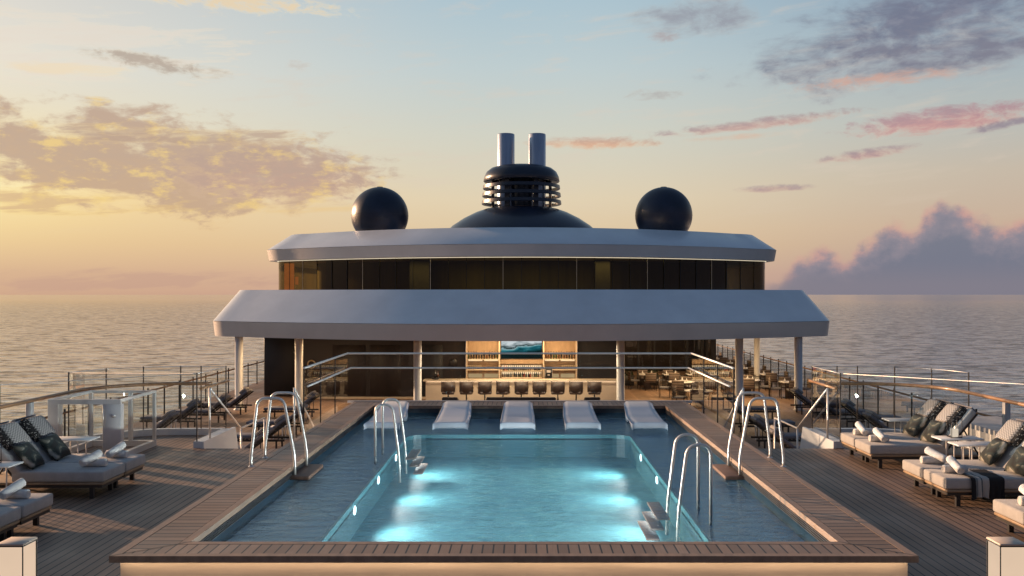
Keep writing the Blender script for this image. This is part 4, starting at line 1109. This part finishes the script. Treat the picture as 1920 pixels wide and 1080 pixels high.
# ------------------------------------------------------------------ balustrades
def path_pts(pts, step):
    out = [Vector(pts[0])]; acc = 0.0
    for a, b_ in zip(pts, pts[1:]):
        a, b_ = Vector(a), Vector(b_); L_ = (b_-a).length; d = 0.0
        while acc+(L_-d) >= step:
            d += step-acc; acc = 0.0; out.append(a+(b_-a)*(d/L_))
        acc += L_-d
    if (out[-1]-Vector(pts[-1])).length > 0.05: out.append(Vector(pts[-1]))
    return out
def upper_balustrade(sg, label):
    o = thing('glass_balustrade', label, 'balustrade', (sg*8.8, 15, 0), 0)
    off = Vector((sg*8.8, 15, 0))
    core = [(STX+.06, STY+.05), (STX+.06, UYB-.12)]+corner(UW-.1-UR, UYB-.12-UR, UR, 90, 0, 10)+[(UW-.1, 3.0)]
    core = [Vector((sg*x, y, 0)) for x, y in core]
    def at(p, z): return Vector((p.x, p.y, z))-off
    # kerb
    mb = MB()
    for a, b_ in zip(core, core[1:]):
        d = (b_-a).normalized(); nn = Vector((-d.y, d.x, 0))*0.07
        mb._new([at(a-nn,0),at(a+nn,0),at(b_+nn,0),at(b_-nn,0),at(a-nn,.13),at(a+nn,.13),at(b_+nn,.13),at(b_-nn,.13)], [(0,1,5,4),(2,3,7,6),(4,5,6,7),(1,2,6,5),(3,0,4,7)])
    mb.build('kerb', M['white'], o)
    # glass panels, one between each pair of posts
    posts = [core[0], core[1]]
    back_end = core[2]
    k = 1
    L_ = (back_end-core[1]).length
    posts.append(core[1]+(back_end-core[1])*0.55)
    idx = [2, 5, 8, 12]
    posts += [core[i] for i in idx if i < len(core)-1]
    y = posts[-1].y
    while y-2.35 > 3.2:
        y -= 2.35; posts.append(Vector((sg*(UW-.1), y, 0)))
    # full polyline incl. core points
    ZT = 1.45
    allp = [core[0], core[1], posts[2]]+core[2:-1]+[p for p in posts if p.y < core[-2].y-.1]
    for a, b_ in zip(allp, allp[1:]):
        if (b_-a).length < 0.02: continue
        mb = MB(); mb.quad(at(a,.131), at(b_,.131), at(b_,ZT), at(a,ZT)); mb.build('glass_panel', M['glass'], o)
    mb = MB(); mb.tube([at(p, ZT+.004) for p in allp], 0.007, 8, 0); mb.build('top_cap', M['steel'], o)  # this cap is a thin bright line added in place of the highlight along the glass edge
    for p in posts:
        mb = MB(); mb.box(p.x-off.x-.010, p.x-off.x+.010, p.y-off.y-.010, p.y-off.y+.010, .131, ZT+.02); mb.build('clamp_post', M['postgrey'], o)
    # wooden handrail inboard
    inn = [(STX+.3, UYB-.30)]+corner(UW-.28-UR, UYB-.30-UR, UR, 90, 0, 12)+[(UW-.28, 3.0)]
    inn = [Vector((sg*x, y, 0)) for x, y in inn]
    mb = MB(); mb.tube([at(p, 1.11) for p in inn], 0.036, 10); mb.build('handrail', M['handwood'], o)
    for yy in (16.1, 12.2, 8.3, 4.4):
        mb = MB(); mb.box(sg*(UW-.28)-off.x-.05, sg*(UW-.28)-off.x+.05, yy-off.y-.05, yy-off.y+.05, 0, 1.08, 0, 0.006, 1); mb.build('rail_post', M['whitemetal'], o)
upper_balustrade(-1, 'curved glass balustrade with wooden handrail along the left deck edge')
upper_balustrade(1, 'curved glass balustrade with wooden handrail along the right deck edge')

# guard rail round the far end of the pool
gr = thing('pool_guard_rail', 'glass guard rail with two steel bars round the far pool end', 'guard rail', (0, 22.5, 0))
gx = 4.28
for z, r, nm, yn in ((1.53,0.024,'top_bar',18.05),(1.17,0.022,'hand_bar',18.05)):
    mb = MB(); xx = gx if nm == 'top_bar' else gx-.08
    mb.tube([(-xx,yn-22.5,z),(-xx,0.06,z),(xx,0.06,z),(xx,yn-22.5,z)], r, 10, 0, 0.05, 4); mb.build(nm, M['steel'], gr)
for a, b_ in zip(range(5), range(1,6)):
    xa, xb = -gx+2*gx*a/5, -gx+2*gx*b_/5
    mb = MB(); mb.quad((xa+.01,.06,.36),(xb-.01,.06,.36),(xb-.01,.06,1.505),(xa+.01,.06,1.505)); mb.build('glass_panel', M['glass'], gr)
for sx in (-1,1):
    for k in range(3):
        ya, yb = 18.05-22.5+k*1.5, 18.05-22.5+(k+1)*1.5
        mb = MB(); mb.quad((sx*gx,ya+.01,-.1),(sx*gx,yb-.01,-.1),(sx*gx,yb-.01,1.505),(sx*gx,ya+.01,1.505)); mb.build('glass_panel', M['glass'], gr)
        mb = MB(); mb.box(sx*gx-.012,sx*gx+.012,ya-.012,ya+.012,-.1,1.52); mb.build('post', M['black'], gr)
mb = MB(); mb.box(-gx,gx,.02,.10,.30,.36); mb.build('base_channel', M['whitemetal'], gr)

# stairs down to the lower deck on both sides of the pool
def stairs(sg, nm):
    o = thing('deck_stairs', 'short teak stairs with white stringer going down on the %s of the pool' % nm, 'stairs', (sg*5.2, STY, ZL))
    off = Vector((sg*5.2, STY, ZL))
    xi, xo = 4.35, STX-.10
    n = 10
    for k in range(n):
        z = -(k+1)*1.75/(n+0.0); y = STY+k*0.30
        mb = MB(); mb.box(min(sg*xi,sg*xo)-off.x, max(sg*xi,sg*xo)-off.x, y-off.y, y+.33-off.y, max(z-off.z-.05, 0.001), z-off.z+.003); 
        if k < n-1: mb.build('tread', M['deck_low'], o)
        else: mb.bm.free()
    for xx in (xi-.06, xo+.04):
        mb = MB(); pr = [(0, 1.885), (1.96, 1.885), (2.3, .95), (3.2, .16), (3.2, 0), (2.6, 0), (0, 1.45)] if xx > 5 else [(0, 1.75), (0.3, 1.75), (3.2, .16), (3.2, 0), (2.6, 0), (0, 1.45)]
        mb.extrude_profile([(y, z) for y, z in pr], sg*xx-off.x-.03, sg*xx-off.x+.03); mb.build('stringer', M['white'], o)
    z0 = 1.14-ZL
    for xx, r in ((6.15, .02), (4.47, .02)):
        mb = MB(); X = sg*xx-off.x
        mb.tube([(X,0.4,1.75),(X,0.4,1.75+1.14)], r, 10); mb.build('rail_post', M['steel'], o)
        mb = MB(); mb.tube([(X,0.4,1.75+1.13),(X,2.4,1.79),(X,4.2,1.77)] if xx > 5 else [(X,0.4,1.75+1.13),(X,1.95,1.95),(X,3.4,1.0)], r, 10, 0, .06, 4); mb.build('handrail', M['steel'], o)
        mb = MB(); mb.tube([(X,2.4,0.7),(X,2.4,1.79)], r, 10); mb.build('rail_post', M['steel'], o)
        if xx > 5:
            mb = MB(); mb.tube([(X,4.2,0),(X,4.2,1.77)], r, 10); mb.build('rail_post', M['steel'], o)
            mb = MB(); mb.tube([(X+.02*sg,-0.05,2.92),(X+.02*sg,1.6,2.92)], .028, 10); mb.build('short_rail', M['handwood'], o)
stairs(-1, 'left'); stairs(1, 'right')

# lower deck side railings
def low_rail(sg, nm):
    o = thing('ship_railing', 'long glass side railing of the lower deck on the %s' % nm, 'railing', (sg*14.05, 60, ZL))
    y = 14.0; k = 0
    while y < 105:
        st = 1.55
        mb = MB(); mb.box(-.022,.022,y-60-.022,y-60+.022,0,1.22); mb.build('post', M['darkframe'], o)
        mb = MB(); mb.quad((0,y-60+.05,.06),(0,y+st-60-.05,.06),(0,y+st-60-.05,1.0),(0,y-60+.05,1.0)); mb.build('glass_panel', M['glass'], o)
        y += st
    mb = MB(); mb.tube([(0,14-60,1.10),(0,105-60,1.10)], .035, 8); mb.build('handrail', M['handwood'], o)
low_rail(-1, 'left'); low_rail(1, 'right')

# ------------------------------------------------------------------ lower deck loungers
def low_lounger():
    """foot at x=0, head towards +x"""
    o = thing('slatted_lounger', '', 'sun lounger', (0,0,0), 0, 'dark slatted loungers on the lower deck')
    w = 0.33
    mb = MB()
    for sy in (-1,1): mb.box(0,1.95,sy*w-.025,sy*w+.025,0.26,0.32)
    for k in range(11): mb.box(0.05+k*0.12,0.11+k*0.12,-w,w,0.322,0.335)
    mb.build('frame', M['darkframe'], o)
    for xx in (0.25,1.7):
        for sy in (-1,1):
            mb = MB(); mb.box(xx-.025,xx+.025,sy*w-.02,sy*w+.02,0,0.26); mb.build('leg', M['darkframe'], o)
    mb = MB(); mb.box(0.0,1.30,-w,w,0.34,0.44,0,0.03); mb.build('mattress', M['cushion_dark'], o)
    Mx = Matrix.Translation((1.26,0,0.33)) @ Matrix.Rotation(R(-38),4,'Y')
    mb = MB()
    for k in range(8): mb.box(0.04+k*0.11,0.10+k*0.11,-w,w,-.03,-.012,M=Mx)
    for sy in (-1,1): mb.box(0.0,0.92,sy*(w-.02)-.02,sy*(w-.02)+.02,-.075,-.032,M=Mx)
    mb.build('back_frame', M['darkframe'], o)
    mb = MB(); mb.box(0.02,0.92,-w,w,0.0,0.10,0,0.03,M=Mx); bk_ = mb.build('back_cushion', M['cushion_dark'], o)
    mb = MB(); mb.box(0.58,0.90,-w+.04,w-.04,0.10,0.22,0,0.05,M=Mx); mb.build('head_pillow', M['weave'], bk_)
    mb = MB()
    for sy in (-1,1): mb.tube([tuple(Mx @ Vector((0.6,sy*(w-.02),-.05))),(1.75,sy*(w-.02),0.30)], .014, 6)
    mb.build('back_strut', M['darkframe'], o)
    return o
pw = Proto(low_lounger())
order = ('first', 'second', 'third', 'fourth', 'fifth')
for sg, nm in ((-1,'left'),(1,'right')):
    for k, (y, xh) in enumerate(((25.6,7.0),(28.0,7.15),(31.0,7.3),(34.8,7.8))):
        pw((sg*(xh+2.0), y, ZL), 0 if sg < 0 else PI, 'dark slatted lounger below the %s stairs, %s from the pool deck' % (nm, order[k]))
    for k, (y, xh) in enumerate(((29.0,11.0),(32.2,11.4),(33.9,10.9),(36.2,10.8))):
        pw((sg*(xh+2.0), y, ZL), 0 if sg < 0 else PI, 'dark slatted lounger by the %s ship rail, %s from the pool deck' % (nm, order[k]))
def low_table():
    o = thing('low_table', '', 'side table', (0,0,0), 0, 'small white tables between the lower deck loungers')
    mb = MB(); mb.box(-.24,.24,-.24,.24,.43,.46,0,.005,1); mb.build('table_top', M['tabletop'], o)
    for sx in (-1,1):
        for sy in (-1,1):
            mb = MB(); mb.box(sx*.2-.015,sx*.2+.015,sy*.2-.015,sy*.2+.015,0,.43); mb.build('leg', M['whitemetal'], o)
    return o
pk = Proto(low_table())
for sg, nm in ((-1,'left'),(1,'right')):
    pk((sg*7.9, 29.5, ZL), 0, 'small white table between loungers below the %s stairs' % nm)
    pk((sg*12.0, 30.8, ZL), 0, 'small white table between loungers by the %s ship rail' % nm)

# ------------------------------------------------------------------ restaurant tables and chairs (right)
def dchair():
    """faces +y"""
    o = thing('dining_chair', '', 'dining chair', (0,0,0), 0, 'strapped dining chairs on the lower deck')
    for sx in (-1,1):
        mb = MB(); mb.tube([(sx*.27,-.24,.88),(sx*.27,-.22,0)], .014, 6); mb.tube([(sx*.27,.24,0),(sx*.27,.24,.64),(sx*.27,-.23,.66)], .014, 6, 0, .05, 3); mb.build('side_frame', M['darkframe'], o)
    mb = MB(); mb.box(-.26,.26,-.22,.26,.40,.48,0,.025); mb.build('seat', M['cushion_dark'], o)
    mb = MB(); mb.box(-.26,.26,-.265,-.225,.44,.88,0,.01,1); mb.build('backrest', M['strap'], o)
    return o
pd = Proto(dchair())
def dtable(round_):
    o = thing('round_table' if round_ else 'square_table', '', 'dining table', (0,0,0), 0, 'white dining tables on the lower deck')
    if round_:
        mb = MB(); mb.lathe([(0,.71),(.58,.71),(.60,.725),(.58,.75),(0,.75)], (0,0,0), 32); mb.build('table_top', M['tabletop'], o)
    else:
        mb = MB(); mb.box(-.40,.40,-.40,.40,.71,.75,0,.006,1); mb.build('table_top', M['tabletop'], o)
    mb = MB(); mb.box(-.16,.16,-.16,.16,.03,.71); mb.build('pedestal', M['leather'], o)
    mb = MB(); mb.box(-.26,.26,-.26,.26,0,.03); mb.build('base', M['darkframe'], o)
    return o
ptr, pts_ = Proto(dtable(True)), Proto(dtable(False))
def plate_mesh():
    mb = MB(); mb.lathe([(0,.004),(.09,.004),(.13,.02),(.135,.02),(.09,0.0),(0,0)], (0,0,0), 16); return mb.build('plate', M['plate'])
plate0 = None
TABLES = [ # x, y, round, phrase
 (7.4,37.8,1,'round table nearest the pool'), (7.35,41.7,1,'round table behind the nearest one'),
 (6.3,45.6,0,'leftmost table by the glass front'), (7.5,45.6,0,'second table by the glass front'), (8.7,45.6,0,'third table by the glass front'), (9.9,45.6,0,'fourth table by the glass front'),
 (12.3,41.6,0,'table by the rail beside the outer column'), (10.6,42.6,1,'round table between the two right columns'), (12.4,45.6,0,'second table along the rail'), (12.3,49.3,0,'third table along the rail'),
 (12.4,53.0,0,'fourth table along the rail'), (12.4,56.6,0,'fifth table along the rail'), (12.3,60.4,0,'sixth table along the rail'), (12.4,64.5,0,'seventh table along the rail'), (12.3,69.0,0,'farthest table along the rail')]
for (x, y, rd, ph) in TABLES:
    rz = random.uniform(-.1,.1)
    (ptr if rd else pts_)((x, y, ZL), rz, 'white topped %s on the right' % ph)
    angs = (0.3, 1.9, 3.4, 5.0) if rd else (PI/2, -PI/2, 0, PI)
    dirs = ('front left', 'front right', 'back right', 'back left') if rd else ('right', 'left', 'far', 'near')
    for a, dn in zip(angs, dirs):
        if not rd and y > 62 and dn in ('far',): continue
        a = a+rz; d = 0.78 if rd else 0.66
        pd((x+d*math.sin(a)*1.0, y+d*math.cos(a), ZL), -a+PI+random.uniform(-.15,.15), 'strapped chair at the %s side of the %s' % (dn, ph))
    if y < 58:
        for a in ((0.3,2.4,4.4) if rd else (PI/2,-PI/2)):
            if plate0 is None: plate0 = plate_mesh(); o = plate0
            else: o = plate0.copy(); COL.objects.link(o)
            o.location = (x+.30*math.sin(a)*(1 if rd else .75), y+.3*math.cos(a), ZL+.751); tag(o, 'white plate laid on the %s' % ph, 'plate', 'plates on the %s' % ph)
def napkin_mesh():
    mb = MB(); mb.lathe([(0.045,0),(0.05,0.02),(0.03,0.09),(0.004,0.17),(0,0.17)], (0,0,0), 8); return mb.build('folded_napkin', M['towel'])
nap0 = None
for (x, y, rd, ph) in TABLES:
    if y > 58: continue
    for a in ((0.3,2.4,4.4) if rd else (PI/2,-PI/2)):
        if nap0 is None: nap0 = napkin_mesh(); o = nap0
        else: o = nap0.copy(); COL.objects.link(o)
        o.location = (x+.30*math.sin(a)*(1 if rd else .75), y+.3*math.cos(a), ZL+.755); tag(o, 'white folded napkin standing on the %s' % ph, 'napkin', 'napkins on the %s' % ph)
# planters with greenery in front of the glass front
for k, X in enumerate((5.3, 6.6)):
    o = thing('planter_box', 'dark planter of low greenery by the restaurant glass, %s one' % ('left' if k == 0 else 'right'), 'planter', (X, 47.4, ZL), 0, 'planters by the restaurant glass')
    mb = MB(); mb.box(-.55,.55,-.2,.2,0,.5,0,.01,1); mb.build('box', M['darkframe'], o)
    mb = MB()
    for q in range(260):
        c_ = Vector((random.uniform(-.52,.52), random.uniform(-.18,.18), .5+abs(random.gauss(0,.13))))
        d = Vector((random.gauss(0,1), random.gauss(0,1), random.gauss(.3,1))).normalized()*.07; e_ = d.cross(Vector((random.random(), random.random(), random.random()))).normalized()*.025
        mb._new([c_-d, c_+e_, c_+d, c_-e_], [(0,1,2,3)])
    mb.build('foliage', M['plant'], o)

# ------------------------------------------------------------------ warm lamps under the canopy and in the glazed storey
def area(x, y, z, sx, sy, e, col=(1.0,0.66,0.34), rot=(0,0,0)):
    L = bpy.data.lights.new('ceiling_lamp', 'AREA'); L.shape = 'RECTANGLE'; L.size = sx; L.size_y = sy; L.energy = e; L.color = col
    o = bpy.data.objects.new('ceiling_lamp', L); COL.objects.link(o); o.location = (x, y, z); o.rotation_euler = rot
area(0, 40.2, 1.2, 4.6, 0.8, 190)
area(0, 36.4, 1.2, 7, 0.8, 300, (1.0,0.76,0.50))
area(8.5, 42.0, 1.2, 5, 7, 430)
area(13.1, 50.0, 1.2, 0.8, 9, 60)
area(-9.0, 37.6, 1.2, 4, 1.0, 130)
area(7.5, 53.0, 1.2, 5, 4, 120)
area(0, 43.2, 4.6, 13, 0.6, 130, (1.0,0.80,0.32))

# ------------------------------------------------------------------ camera
cam = bpy.data.cameras.new('camera'); co = bpy.data.objects.new('camera', cam); COL.objects.link(co)
co.location = (CX, 0, CZ); co.rotation_euler = (PI/2, 0, 0)
cam.sensor_width = 36; cam.lens = F/1920*36
cam.shift_x = -22/1920; cam.shift_y = 12/1920
cam.clip_start = 0.1; cam.clip_end = 200000
sc.camera = co
sc.view_settings.view_transform = 'Standard'; sc.view_settings.look = 'None'; sc.view_settings.exposure = 0
sc.render.resolution_x = 1024; sc.render.resolution_y = 576
sc.cycles.use_denoising = True
sc.cycles.max_bounces = 6; sc.cycles.transparent_max_bounces = 24
sc.cycles.caustics_reflective = False; sc.cycles.caustics_refractive = False
sc.cycles.sample_clamp_indirect = 4.0
